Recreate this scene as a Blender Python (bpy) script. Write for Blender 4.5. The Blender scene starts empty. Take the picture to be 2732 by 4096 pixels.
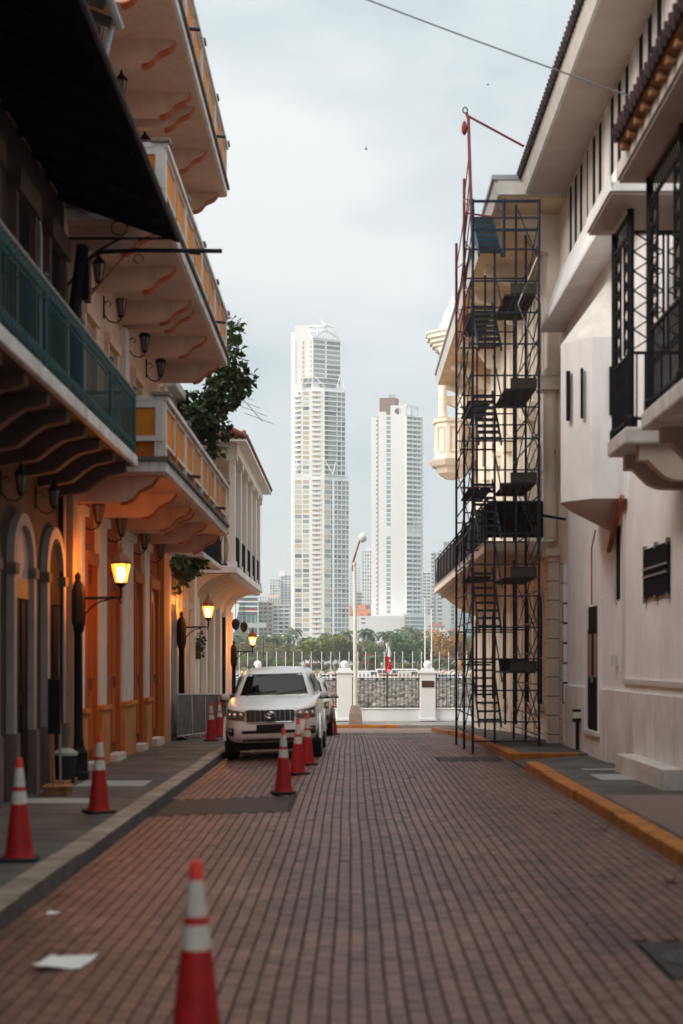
import bpy, bmesh, math, random
from mathutils import Vector, Matrix
R = math.radians
rnd = random.Random(7)
S = bpy.context.scene
C = S.collection

# ------------------------------------------------------------------ camera
CAMH, FPX, VX, VY = 1.87, 5689.0, 1400.0, 2650.0
cam_data = bpy.data.cameras.new('camera')
cam = bpy.data.objects.new('camera', cam_data); C.objects.link(cam)
cam.location = (0, 0, CAMH); cam.rotation_euler = (R(90), 0, 0)
cam_data.sensor_fit = 'VERTICAL'; cam_data.sensor_height = 36.0; cam_data.lens = 50.0
cam_data.shift_x = (1366 - VX) / 4096.0
cam_data.shift_y = (VY - 2048) / 4096.0
cam_data.clip_start = 0.1; cam_data.clip_end = 20000
cam_data.dof.use_dof = True; cam_data.dof.focus_distance = 130.0; cam_data.dof.aperture_fstop = 1.4
S.camera = cam

# ------------------------------------------------------------------ sky and sun
SUN_AZ, SUN_EL = R(242), R(34)
world = bpy.data.worlds.new('World'); S.world = world; world.use_nodes = True
nt = world.node_tree; nt.nodes.clear()
def wn(t, **k):
    n = nt.nodes.new(t)
    for a, b in k.items(): setattr(n, a, b)
    return n
w_out = wn('ShaderNodeOutputWorld'); w_bg = wn('ShaderNodeBackground'); w_bg.inputs[1].default_value = 0.1
w_sky = wn('ShaderNodeTexSky', sky_type='NISHITA', sun_disc=False, sun_elevation=SUN_EL, sun_rotation=SUN_AZ)
w_tc = wn('ShaderNodeTexCoord'); w_map = wn('ShaderNodeMapping'); w_map.inputs[1].default_value = (0.31, 0.2, -0.30); w_map.inputs[3].default_value = (2.6, 2.6, 5.2)
w_n = wn('ShaderNodeTexNoise'); w_n.inputs['Scale'].default_value = 1.15; w_n.inputs['Detail'].default_value = 7; w_n.inputs['Roughness'].default_value = 0.52; w_n.inputs['Distortion'].default_value = 0.25
w_r = wn('ShaderNodeValToRGB')
w_r.color_ramp.elements[0].position = 0.40; w_r.color_ramp.elements[0].color = (2.12, 2.38, 2.40, 1)
w_r.color_ramp.elements[1].position = 0.61; w_r.color_ramp.elements[1].color = (3.42, 3.40, 3.26, 1)
e = w_r.color_ramp.elements.new(0.5); e.color = (2.74, 2.85, 2.77, 1)
w_mix = wn('ShaderNodeMixRGB'); w_mix.inputs[0].default_value = 0.88
L = nt.links.new
L(w_tc.outputs['Generated'], w_map.inputs[0]); L(w_map.outputs[0], w_n.inputs['Vector']); L(w_n.outputs['Fac'], w_r.inputs[0])
# cloud deck brightened steeply toward the zenith, above the view, to light the street
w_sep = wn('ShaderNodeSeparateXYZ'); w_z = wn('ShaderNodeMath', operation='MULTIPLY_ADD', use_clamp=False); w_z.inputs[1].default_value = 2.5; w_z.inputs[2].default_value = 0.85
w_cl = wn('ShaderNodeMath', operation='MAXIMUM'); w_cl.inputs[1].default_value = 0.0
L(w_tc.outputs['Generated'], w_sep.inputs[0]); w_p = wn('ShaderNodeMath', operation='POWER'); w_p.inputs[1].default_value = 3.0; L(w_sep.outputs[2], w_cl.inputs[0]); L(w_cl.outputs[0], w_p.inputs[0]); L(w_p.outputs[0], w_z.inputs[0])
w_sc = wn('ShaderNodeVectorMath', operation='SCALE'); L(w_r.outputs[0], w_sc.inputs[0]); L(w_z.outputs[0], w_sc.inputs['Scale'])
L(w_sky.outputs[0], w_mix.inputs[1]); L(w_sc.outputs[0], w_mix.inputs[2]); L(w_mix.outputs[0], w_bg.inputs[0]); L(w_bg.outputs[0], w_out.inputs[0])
sun_d = bpy.data.lights.new('sun', 'SUN'); sun_d.energy = 1.4; sun_d.angle = R(40); sun_d.color = (1.0, 0.90, 0.80)
sun = bpy.data.objects.new('sun', sun_d); C.objects.link(sun); sun.location = (-30, -20, 40)
to_sun = Vector((math.sin(SUN_AZ) * math.cos(SUN_EL), math.cos(SUN_AZ) * math.cos(SUN_EL), math.sin(SUN_EL)))
sun.rotation_euler = to_sun.to_track_quat('Z', 'Y').to_euler()
vs = S.view_settings; vs.view_transform = 'Standard'; vs.look = 'None'; vs.exposure = 1.6; vs.gamma = 1.0; vs.use_curve_mapping = False

# ------------------------------------------------------------------ helpers
class MB:
    """collects faces of ONE mesh object"""
    def __init__(s): s.v = []; s.f = []; s.mi = []; s.tv = []; s.m = 0; s.t = 0.5
    def add(s, vs, fs):
        b = len(s.v); s.v += [tuple(p) for p in vs]
        for f in fs: s.f.append([b + i for i in f]); s.mi.append(s.m); s.tv.append(s.t)
        return s
    def box(s, x0, x1, y0, y1, z0, z1):
        return s.add([(x0,y0,z0),(x1,y0,z0),(x1,y1,z0),(x0,y1,z0),(x0,y0,z1),(x1,y0,z1),(x1,y1,z1),(x0,y1,z1)],
                     [(3,2,1,0),(4,5,6,7),(0,1,5,4),(1,2,6,5),(2,3,7,6),(3,0,4,7)])
    def bar(s, p, q, w, h=None):
        p, q = Vector(p), Vector(q); h = h or w; d = (q - p).normalized()
        u = d.cross(Vector((0,0,1)));  u = u.normalized() if u.length > 1e-4 else Vector((1,0,0))
        n = u.cross(d); vs = []
        for a in (p, q):
            for i, j in ((-1,-1),(1,-1),(1,1),(-1,1)): vs.append(a + u*(i*w/2) + n*(j*h/2))
        return s.add(vs, [(3,2,1,0),(4,5,6,7),(0,1,5,4),(1,2,6,5),(2,3,7,6),(3,0,4,7)])
    def tube(s, pts, r, n=8, cap=True):
        pts = [Vector(p) for p in pts]; rs = r if isinstance(r, (list, tuple)) else [r]*len(pts)
        vs = []; fs = []; k = len(pts); u = None
        for i, p in enumerate(pts):
            d = (pts[min(i+1,k-1)] - pts[max(i-1,0)]).normalized()
            if u is None:
                u = d.cross(Vector((0,0,1)))
                if u.length < 1e-3: u = Vector((1,0,0))
            else: u = u - d*u.dot(d)
            u = u.normalized(); w = d.cross(u)
            for j in range(n):
                a = 2*math.pi*j/n; vs.append(p + (u*math.cos(a) + w*math.sin(a))*rs[i])
        for i in range(k-1):
            for j in range(n): fs.append((i*n+j, i*n+(j+1)%n, (i+1)*n+(j+1)%n, (i+1)*n+j))
        if cap: fs += [tuple(range(n))[::-1], tuple((k-1)*n+j for j in range(n))]
        return s.add(vs, fs)
    def lathe(s, prof, c=(0,0,0), n=16, twist=0.0, flute=0.0):
        vs = []; fs = []; k = len(prof)
        for i, (r, z) in enumerate(prof):
            for j in range(n):
                a = 2*math.pi*j/n
                rr = r*(1 + flute*math.cos(4*(a + twist*z)))
                vs.append((c[0]+rr*math.cos(a), c[1]+rr*math.sin(a), c[2]+z))
        for i in range(k-1):
            for j in range(n): fs.append((i*n+j, i*n+(j+1)%n, (i+1)*n+(j+1)%n, (i+1)*n+j))
        fs += [tuple(range(n))[::-1], tuple((k-1)*n+j for j in range(n))]
        return s.add(vs, fs)
    def ball(s, c, r, n=16, m=10):
        return s.lathe([(max(1e-4, r*math.sin(math.pi*i/m)), -r*math.cos(math.pi*i/m)) for i in range(m+1)], c, n)
    def prism(s, poly, a, b, ax):
        f = {'x': lambda u,v,w: (w,u,v), 'y': lambda u,v,w: (u,w,v), 'z': lambda u,v,w: (u,v,w)}[ax]
        n = len(poly); vs = [f(u,v,a) for u,v in poly] + [f(u,v,b) for u,v in poly]
        return s.add(vs, [tuple(range(n))[::-1], tuple(range(n,2*n))] + [(i,(i+1)%n,n+(i+1)%n,n+i) for i in range(n)])
    def loft(s, rings, cap=True):
        n = len(rings[0]); vs = [p for r in rings for p in r]; fs = []
        for i in range(len(rings)-1):
            for j in range(n): fs.append((i*n+j, i*n+(j+1)%n, (i+1)*n+(j+1)%n, (i+1)*n+j))
        if cap: fs += [tuple(range(n))[::-1], tuple((len(rings)-1)*n+j for j in range(n))]
        return s.add(vs, fs)
    def grid(s, P):
        h = len(P); w = len(P[0])
        return s.add([p for r in P for p in r], [(i*w+j, i*w+j+1, (i+1)*w+j+1, (i+1)*w+j) for i in range(h-1) for j in range(w-1)])
    def mesh(s, name, mats, smooth=False, fix=True):
        me = bpy.data.meshes.new(name); me.from_pydata(s.v, [], s.f)
        for m in (mats if isinstance(mats, (list, tuple)) else [mats]): me.materials.append(M[m])
        me.polygons.foreach_set('material_index', s.mi)
        if len(set(s.tv)) > 1:
            at = me.attributes.new('tint', 'FLOAT', 'FACE'); at.data.foreach_set('value', s.tv)
        if fix:
            bm = bmesh.new(); bm.from_mesh(me); bmesh.ops.recalc_face_normals(bm, faces=bm.faces); bm.to_mesh(me); bm.free()
        if smooth:
            me.polygons.foreach_set('use_smooth', [True]*len(me.polygons))
            if smooth != 2:
                try: me.set_sharp_from_angle(angle=R(38))
                except Exception: pass
        me.update(); return me
    def build(s, name, mats, parent=None, smooth=False, bevel=0.0, fix=True):
        return link(name, s.mesh(name, mats, smooth, fix), parent, bevel)
INV = {}
def link(name, me, parent=None, bevel=0.0):
    o = bpy.data.objects.new(name, me); C.objects.link(o)
    if parent is not None:
        o.parent = parent
        if parent.name in INV: o.matrix_parent_inverse = INV[parent.name]
    if bevel:
        b = o.modifiers.new('bevel', 'BEVEL'); b.width = bevel; b.segments = 2; b.limit_method = 'ANGLE'; b.harden_normals = False
    return o
def tag(o, label, cat, group=None):
    o['label'] = label; o['category'] = cat
    if group: o['group'] = group
    return o
def thing(name, label, cat, loc=(0,0,0), group=None, local=False):
    """Empty at the thing's base; its parts are given in world coordinates unless local"""
    o = bpy.data.objects.new(name, None); C.objects.link(o); o.location = loc; o.empty_display_size = 0.3
    if not local: INV[o.name] = Matrix.Translation(Vector(loc)).inverted()
    return tag(o, label, cat, group)
def struct(o): o['kind'] = 'structure'; return o
def stuff(o): o['kind'] = 'stuff'; return o
UNIT = {}
def inst(name, m, parent, x0, x1, y0, y1, z0, z1):
    """a box-shaped piece that shares its mesh with all alike pieces"""
    if m not in UNIT:
        b = MB(); b.box(-.5,.5,-.5,.5,-.5,.5); UNIT[m] = b.mesh('piece_' + m, m)
    o = bpy.data.objects.new(name, UNIT[m]); C.objects.link(o)
    o.location = ((x0+x1)/2, (y0+y1)/2, (z0+z1)/2); o.scale = (abs(x1-x0), abs(y1-y0), abs(z1-z0))
    o.parent = parent
    if parent.name in INV: o.matrix_parent_inverse = INV[parent.name]
    return o
def copy_tree(o, parent=None):
    c = o.copy(); C.objects.link(c); c.parent = parent
    for ch in o.children: copy_tree(ch, c)
    return c
def at(px, py, Y): return ((px - VX)*Y/FPX, Y, CAMH + (VY - py)*Y/FPX)
def lerp(a, b, t): return a + (b - a)*t

# ------------------------------------------------------------------ materials
M = {}
def mat(name, col, rough=0.75, var=0.12, scale=2.5, bump=0.0, bscale=30.0, metal=0.0, streak=None, sfac=0.5, tint=0.0, objrand=0.0, spec=0.35, coat=0.0, emit=None, estr=0.0, trans=0.0):
    m = bpy.data.materials.new(name); M[name] = m; m.use_nodes = True
    t = m.node_tree; p = t.nodes['Principled BSDF']
    def nn(ty, **k):
        n = t.nodes.new(ty)
        for a, b in k.items(): setattr(n, a, b)
        return n
    p.inputs['Roughness'].default_value = rough; p.inputs['Metallic'].default_value = metal
    p.inputs['Specular IOR Level'].default_value = spec; p.inputs['Coat Weight'].default_value = coat
    if coat: p.inputs['Coat Roughness'].default_value = 0.08
    tc = nn('ShaderNodeTexCoord'); src = tc.outputs['Object']
    col = tuple(col)
    if var > 0:
        n1 = nn('ShaderNodeTexNoise'); n1.inputs['Scale'].default_value = scale; n1.inputs['Detail'].default_value = 8; n1.inputs['Roughness'].default_value = 0.62
        t.links.new(src, n1.inputs['Vector'])
        r = nn('ShaderNodeValToRGB'); r.color_ramp.elements[0].position = 0.32; r.color_ramp.elements[1].position = 0.68
        r.color_ramp.elements[0].color = tuple(c*(1-var) for c in col) + (1,); r.color_ramp.elements[1].color = tuple(min(1, c*(1+var*.8)) for c in col) + (1,)
        t.links.new(n1.outputs['Fac'], r.inputs[0]); cur = r.outputs[0]
    else:
        g = nn('ShaderNodeRGB'); g.outputs[0].default_value = col + (1,); cur = g.outputs[0]
    if streak:
        mp = nn('ShaderNodeMapping'); mp.inputs[3].default_value = (3.2, 3.2, 0.35); t.links.new(src, mp.inputs[0])
        n2 = nn('ShaderNodeTexNoise'); n2.inputs['Scale'].default_value = 1.6; n2.inputs['Detail'].default_value = 7; n2.inputs['Roughness'].default_value = 0.65
        t.links.new(mp.outputs[0], n2.inputs['Vector'])
        r2 = nn('ShaderNodeValToRGB'); r2.color_ramp.elements[0].position = 0.52; r2.color_ramp.elements[1].position = 0.74
        r2.color_ramp.elements[0].color = (0,0,0,1); r2.color_ramp.elements[1].color = (sfac,)*3 + (1,)
        t.links.new(n2.outputs['Fac'], r2.inputs[0])
        mx = nn('ShaderNodeMixRGB'); mx.inputs[2].default_value = tuple(streak) + (1,)
        t.links.new(r2.outputs[0], mx.inputs[0]); t.links.new(cur, mx.inputs[1]); cur = mx.outputs[0]
    if tint or objrand:
        if tint: an = nn('ShaderNodeAttribute'); an.attribute_name = 'tint'; fo = an.outputs['Fac']
        else: an = nn('ShaderNodeObjectInfo'); fo = an.outputs['Random']
        mr = nn('ShaderNodeMapRange'); k = tint or objrand; mr.inputs[3].default_value = 1-k; mr.inputs[4].default_value = 1+k
        t.links.new(fo, mr.inputs[0])
        mx = nn('ShaderNodeVectorMath', operation='SCALE'); t.links.new(cur, mx.inputs[0]); t.links.new(mr.outputs[0], mx.inputs['Scale']); cur = mx.outputs[0]
    t.links.new(cur, p.inputs['Base Color'])
    if bump:
        n3 = nn('ShaderNodeTexNoise'); n3.inputs['Scale'].default_value = bscale; n3.inputs['Detail'].default_value = 5; t.links.new(src, n3.inputs['Vector'])
        b = nn('ShaderNodeBump'); b.inputs['Strength'].default_value = bump; b.inputs['Distance'].default_value = 0.02
        t.links.new(n3.outputs['Fac'], b.inputs['Height']); t.links.new(b.outputs[0], p.inputs['Normal'])
    if emit:
        p.inputs['Emission Color'].default_value = tuple(emit) + (1,); p.inputs['Emission Strength'].default_value = estr
    if trans: p.inputs['Transmission Weight'].default_value = trans
    return m
mat('road_bed', (.044,.027,.024), .9, .2, 3, .3)
mat('brick', (.128,.060,.047), .52, .34, .8, .35, 60, tint=.42, spec=.5)
mat('brick_single', (.128,.060,.047), .52, .34, 4, .35, 60, objrand=.26, spec=.5)
mat('concrete', (.22,.205,.185), .85, .25, 1.6, .35, 25, streak=(.10,.09,.085), sfac=.6)
mat('sidewalk', (.092,.080,.071), .85, .5, 1.1, .35, 25)
mat('sidewalk_pink', (.20,.135,.115), .85, .25, 1.5, .3, 25)
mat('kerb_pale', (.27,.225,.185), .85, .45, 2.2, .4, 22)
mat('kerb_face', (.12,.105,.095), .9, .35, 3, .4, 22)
mat('kerb_yellow', (.38,.135,.015), .75, .35, 3.0, .35, 25, streak=(.11,.06,.035), sfac=.8)
mat('cover', (.34,.34,.32), .8, .2, 4, .2)
mat('asphalt', (.036,.029,.029), .62, .3, 5, .4, 60, spec=.2)
mat('iron_cover', (.04,.038,.04), .5, .3, 8, .3, 40, metal=.4)
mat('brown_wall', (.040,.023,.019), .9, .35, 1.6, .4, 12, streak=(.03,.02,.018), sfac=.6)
mat('brown_pier', (.14,.10,.085), .9, .3, 2.2, .4, 12)
mat('white_trim', (.62,.60,.57), .7, .12, 3, .15, 25, streak=(.34,.30,.27), sfac=.35)
mat('door_dark', (.016,.008,.008), .8, .3, 6, spec=.1)
mat('tympanum', (.48,.36,.32), .8, .12)
mat('soffit_black', (.004,.0036,.004), .9, .2, spec=.05)
mat('dim_trim', (.30,.27,.26), .8, .2, 3, .2, 25, streak=(.18,.14,.13), sfac=.4)  # white trim darkened in colour to imitate the dim left edge
mat('brown_corbel', (.10,.062,.050), .85, .2, 3, .2)
mat('tan_wall', (.42,.25,.15), .85, .15, 2, .2)
mat('rafter', (.035,.030,.032), .8, .2)
mat('gutter', (.30,.33,.36), .5, .1, metal=.2)
mat('teal', (.007,.062,.068), .55, .30, 4)
mat('teal_cloth', (.0032,.025,.030), .9, .75, 2.6, .4, 40)
mat('grey_rail', (.22,.21,.20), .6, .15)
mat('balcony_white', (.60,.58,.56), .75, .25, 3, .2, 25, streak=(.12,.10,.10), sfac=.6)
mat('black_iron', (.010,.010,.013), .6, .2, spec=.15)
mat('orange_wall', (.44,.110,.013), .8, .18, 1.5, .2, 20, streak=(.24,.055,.01), sfac=.5)
mat('orange_panel', (.58,.205,.022), .8, .15, 2, .15)
mat('orange_dado', (.50,.20,.055), .8, .2, 2, .2)
mat('orange_door', (.17,.038,.008), .6, .2, 4)
mat('scroll_red', (.36,.070,.012), .8, .15, 5)
mat('pink_wall', (.66,.47,.355), .85, .10, 1.8, .15, 20, streak=(.45,.30,.22), sfac=.35)
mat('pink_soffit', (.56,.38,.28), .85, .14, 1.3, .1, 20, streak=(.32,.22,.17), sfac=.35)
mat('brown_door', (.25,.15,.11), .6, .2, 4)
mat('weathered', (.60,.56,.51), .85, .2, 1.6, .3, 20, streak=(.20,.15,.13), sfac=.8)
mat('cream_wall', (.68,.57,.43), .85, .12, 1.6, .2, 20, streak=(.42,.31,.23), sfac=.3)
mat('pale_yellow', (.66,.56,.38), .85, .12, 1.6, .2)
mat('white_wall', (.82,.83,.84), .85, .10, .9, .2, 18, streak=(.50,.47,.44), sfac=.5)
mat('dirty_plinth', (.70,.69,.68), .88, .16, 1.4, .3, 18, streak=(.30,.27,.25), sfac=.6)
mat('white_paint', (.80,.79,.77), .6, .05, 2)
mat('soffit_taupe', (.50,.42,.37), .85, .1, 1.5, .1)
mat('slot_dark', (.014,.013,.016), .9, .1, spec=.05)
mat('tile_red', (.16,.052,.040), .8, .3, 6, .3, 25, objrand=.35)
mat('tile_dark', (.045,.026,.028), .85, .3, 6, .3, 25, objrand=.35)
mat('wood_soffit', (.36,.17,.075), .7, .25, 5)
mat('cream_bright', (.82,.74,.63), .8, .10, 1.4, .2, 20, streak=(.56,.40,.27), sfac=.35)
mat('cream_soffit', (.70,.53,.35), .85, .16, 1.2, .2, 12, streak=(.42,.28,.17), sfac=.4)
mat('groove', (.30,.25,.20), .9, .1)
mat('shade_cloth', (.030,.027,.024), .95, .5, 9, .4, 40)
mat('scaf_blue', (.007,.017,.037), .5, .3, 5)
mat('scaf_tread', (.010,.075,.125), .5, .25, 6)
mat('scaf_red', (.20,.018,.020), .5, .25, 5)
mat('plank', (.055,.045,.042), .85, .3, 6)
mat('steel', (.36,.37,.38), .38, .12, 6, metal=.85)
mat('barrier_sheet', (.13,.125,.125), .55, .45, 4, metal=.35)
mat('cone_red', (.42,.016,.014), .5, .32, 9, streak=(.16,.012,.012), sfac=.5)
mat('cone_tip', (.72,.045,.028), .45, .1, 6)
mat('cone_white', (.60,.57,.52), .55, .22, 10, streak=(.30,.26,.22), sfac=.5)
mat('rubber', (.015,.015,.016), .75, .2)
mat('car_white', (.84,.84,.83), .30, .02, 3, coat=.6, spec=.5)
mat('car_cream', (.68,.62,.54), .32, .02, 3, coat=.5, spec=.5)
mat('car_glass', (.002,.003,.004), .05, 0, spec=.12)
mat('car_black', (.012,.012,.013), .4, .1)
mat('chrome', (.62,.63,.64), .15, .03, metal=1.0)
mat('lamp_glass_car', (.22,.20,.18), .12, .35, 16, metal=.5, coat=.5)
mat('alloy', (.42,.42,.43), .3, .05, metal=.8)
mat('lamp_bulb', (1,.6,.3), .4, 0, emit=(1.0,.32,.035), estr=330)
mg = bpy.data.materials.new('glass_amber'); M['glass_amber'] = mg; mg.use_nodes = True; tg_ = mg.node_tree; tg_.nodes.clear()
go, gm, gt, ge = [tg_.nodes.new(q) for q in ('ShaderNodeOutputMaterial','ShaderNodeMixShader','ShaderNodeBsdfTransparent','ShaderNodeEmission')]
gt.inputs[0].default_value = (1,.86,.62,1); ge.inputs[0].default_value = (1.0,.34,.05,1); ge.inputs[1].default_value = 2.2; gm.inputs[0].default_value = .40
tg_.links.new(gt.outputs[0], gm.inputs[1]); tg_.links.new(ge.outputs[0], gm.inputs[2]); tg_.links.new(gm.outputs[0], go.inputs[0])
mat('lantern_glass', (.13,.11,.09), .3, .15, 5)
mat('paper', (.74,.74,.72), .7, .05, 8)
mat('wood_base', (.30,.14,.05), .7, .3, 5)
mat('pole_orange', (.42,.13,.02), .6, .1)
mat('fence_white', (.70,.72,.73), .75, .05, 2.0, .1, 20, streak=(.60,.58,.55), sfac=.25)
mat('fence_iron', (.045,.020,.020), .6, .25, 5)
mat('rust_post', (.16,.012,.022), .6, .2)
mat('plaque', (.040,.018,.015), .4, .2, 8)
mat('plaque_text', (.20,.11,.07), .5, .1)
mat('lamp_post_white', (.66,.64,.60), .6, .1, 4, streak=(.38,.27,.2), sfac=.5)
mat('lamp_base', (.25,.20,.165), .85, .2, 5, .3)
mat('rust', (.30,.10,.045), .7, .25, 6)
mat('flag_white', (.78,.78,.78), .8, .03); mat('flag_red', (.62,.025,.030), .8, .05); mat('flag_blue', (.03,.06,.28), .8, .05)
mat('rock', (.165,.146,.126), .9, .45, .55, .4, 4, tint=.55)
mat('rock_single', (.165,.146,.126), .9, .45, .55, .4, 4, objrand=.55)
mat('rock_pale', (.42,.34,.29), .9, .3, .6, .4, 4, tint=.3)
mat('sea', (.03,.045,.045), .12, .1, .2, .3, .6)
mat('grass', (.085,.090,.032), .95, .4, .12, .2, 3)
mat('leaf_dark', (.062,.115,.034), .6, .55, 1.2); mat('leaf_mid', (.125,.165,.040), .6, .5, .6); mat('leaf_olive', (.165,.170,.040), .6, .5, .5)
mat('leaf_orange', (.36,.185,.035), .6, .5, .5); mat('leaf_dry', (.20,.165,.08), .7, .5, .5); mat('leaf_palm', (.085,.115,.050), .6, .5, .5)
mat('leaf_bush', (.046,.078,.020), .5, .6, 5); mat('bougain', (.36,.030,.035), .6, .4, .6)
mat('bark', (.085,.055,.042), .9, .3, 4); mat('bark_pale', (.26,.22,.18), .9, .3, 2)
mat('tower_white', (.80,.79,.78), .7, .03, .05); mat('tower_cool', (.72,.75,.76), .7, .04, .05)  # cool copy also paints the shade of the right-hand tower faces
mat('win_sunset', (.50,.40,.26), .25, .25, .35, spec=.5); mat('win_grey', (.23,.26,.26), .2, .3, .3, spec=.5); mat('win_dark', (.075,.085,.09), .2, .3, .3, spec=.5)  # tan panes carry warm sunset reflections in their colour
mat('win_pale', (.55,.52,.44), .3, .2, .3, spec=.5); mat('win_teal', (.12,.24,.28), .2, .3, .3, spec=.5); mat('win_blue', (.06,.24,.32), .3, .1)
mat('loggia', (.30,.32,.33), .8, .35, .25); mat('loggia_warm', (.62,.55,.48), .8, .15, .25)  # panes painted in the tone of shade inside recessed balconies
mat('brick_tower', (.19,.075,.055), .8, .2, .3); mat('brick_tower_line', (.33,.21,.18), .8, .1)
mat('far_white', (.70,.72,.72), .7, .05, .1); mat('far_beige', (.58,.50,.43), .8, .1, .1); mat('far_grey', (.40,.43,.43), .7, .1, .1)
mat('far_orange', (.68,.25,.11), .8, .1, .1); mat('far_roof', (.24,.09,.07), .8, .2, .3); mat('far_glass', (.20,.30,.33), .25, .25, .2, spec=.5)
mat('bird', (.03,.012,.012), .8, 0); mat('cable', (.14,.14,.15), .6, .05)
# ------------------------------------------------------------------ the street
ZP = [(-60,0),(28,0),(31,-.035),(34,-.09),(38,-.17),(43,-.33),(50,-.60),(53,-.70),(60,-.90),(90,-.90)]
def zr(y):
    for (a, za), (b, zb) in zip(ZP, ZP[1:]):
        if a <= y <= b: return lerp(za, zb, (y-a)/(b-a))
    return ZP[-1][1] if y > 0 else 0.0
def camber(x): return -.035*max(0, -x-.7)
XL, XR = -2.54, 3.05          # kerb faces
WL, WR = -4.42, 4.58          # building lines
SWL, SWR = .075, .14          # pavement heights over the road line
def path(mb, x0, x1, y0, y1, d0, d1, step=2.0):
    """a slab that follows the fall of the street"""
    n = max(1, int(math.ceil((y1-y0)/step))); rings = []
    for i in range(n+1):
        y = lerp(y0, y1, i/n); z = zr(y); rings.append([(x0,y,z+d0),(x1,y,z+d0),(x1,y,z+d1),(x0,y,z+d1)])
    return mb.loft(rings)
b = MB(); rings = []
ys = [-40, 10, 28, 31, 34, 38, 43, 50, 53, 60, 64]
b.grid([[(x, y, zr(y)-.16) for x in (-60,-20,-2.5,3,20,60)] for y in ys])
struct(b.build('ground', 'road_bed'))
road = MB(); n = 25
road.grid([[(x, lerp(-30,50,i/n), zr(lerp(-30,50,i/n))+camber(x)-.022) for x in (XL,-1.6,-.7,1,XR)] for i in range(n+1)])
road = struct(road.build('road', 'road_bed'))
# bricks: running bond along the street, the largest in view one by one, the rest as one mesh
BW, BL = .1054, .205
holes = [(-2.46,-.80,17.9,19.9), (1.70,2.92,26.9,28.2), (1.92,2.62,8.4,9.5)]
def hole(x, y): return any(a-.04 < x < c+.04 and d-.08 < y < e_+.08 for a,c,d,e_ in holes)
ub = MB(); hw, hl = BW/2-.0036, BL/2-.0036
ub.add([(-hw,-hl,-.016),(hw,-hl,-.016),(hw,hl,-.016),(-hw,hl,-.016),(-hw+.006,-hl+.003,0),(hw-.006,-hl+.003,0),(hw-.006,hl-.003,0),(-hw+.006,hl-.003,0)],
       [(4,5,6,7),(0,1,5,4),(1,2,6,5),(2,3,7,6),(3,0,4,7)])
brick_me = ub.mesh('brick', 'brick_single', fix=False)
rest = MB(); single = 0; ncol = int((XR-XL)/BW)
cand = []
for c in range(ncol):
    x = XL + .012 + BW*(c+.5)
    y = 1.5 + (BL/2 if c % 2 else 0)
    while y < 49.9:
        if not hole(x, y): cand.append((y, x + .006*math.sin(y*.55+.4)+.003*math.sin(y*1.37) + rnd.gauss(0,.0012)))
        y += BL
vis = sorted([p for p in cand if p[0] > 7.30 and -1400/FPX*p[0]-.06 < p[1] < 1332/FPX*p[0]+.06])[:300]
vset = set(vis)
for (y, x) in cand:
    z = zr(y) + camber(x) + rnd.gauss(0, .0014)
    if (y, x) in vset:
        o = bpy.data.objects.new('brick', brick_me); C.objects.link(o); o.parent = road; o.location = (x, y, z)
        o.rotation_euler = (rnd.gauss(0,.006), rnd.gauss(0,.012), rnd.gauss(0,.006))
    else:
        patch = math.sin(x*1.9+y*.37)*math.sin(y*.53-x*.8+1.1)*.22 + (-.22 if min(abs(x+1.35),abs(x-.25),abs(x-1.75)) < .16 else 0) + (-.25 if (x < XL+.25+.12*math.sin(y*2.1) or x > XR-.22+.1*math.sin(y*1.7)) else 0)
        rest.t = max(0, min(1, rnd.gauss(.55,.2) + patch + (.5 if rnd.random() < .015 else 0))); tx, ty = rnd.gauss(0,.012), rnd.gauss(0,.006); sl = (zr(y+.1)-zr(y-.1))/.2
        rest.add([(x+px, y+py, z+pz+px*tx+py*(ty+sl)) for px,py,pz in ub.v], ub.f)
stuff(rest.build('brick_paving', 'brick', road, fix=False))
b = MB(); b.grid([[(x, y, zr(y)+camber(x)+.004) for x in (-2.46,-1.6,-.8)] for y in (17.9,18.9,19.9)])
struct(b.build('asphalt_patch', 'asphalt'))
# cross street
b = MB(); b.grid([[(x, y, zr(y)-.012) for x in (-60,-10,0,10,60)] for y in (50,51.5,53,56,60.2)])
struct(b.build('cross_street', 'sidewalk_pink'))
# pavements
b = MB(); path(b, WL-.3, XL-.24, -30, 52.6, -.1, SWL)
pl = struct(b.build('pavement_left', 'sidewalk'))
y = -30
while y < 52.4:
    l = min(2.55 + rnd.uniform(-.2,.2), 52.6-y); k = MB(); dz = rnd.uniform(-.008,.008)
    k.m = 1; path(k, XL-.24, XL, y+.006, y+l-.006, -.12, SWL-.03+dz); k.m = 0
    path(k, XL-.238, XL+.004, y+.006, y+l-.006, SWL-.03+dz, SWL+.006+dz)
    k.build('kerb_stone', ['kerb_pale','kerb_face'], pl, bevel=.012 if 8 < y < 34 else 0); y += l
for j in range(30):
    yy = 6 + j*1.55
    if yy < 52: inst('slab_joint', 'kerb_face', pl, WL, XL-.245, yy, yy+.02, zr(yy)+SWL-.004, zr(yy)+SWL+.003)
b = MB(); path(b, XR+.22, WR+.3, -30, 24.6, -.1, SWR); path(b, XR+.22, WR+.3, 27.0, 53, -.1, SWR)
b.add([(XR+.03,24.6,.01),(XR+.03,27.0,.01),(WR+.3,27.0,SWR),(WR+.3,24.6,SWR)], [(0,1,2,3)])
pr = struct(b.build('pavement_right', 'sidewalk'))
y = -30
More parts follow.
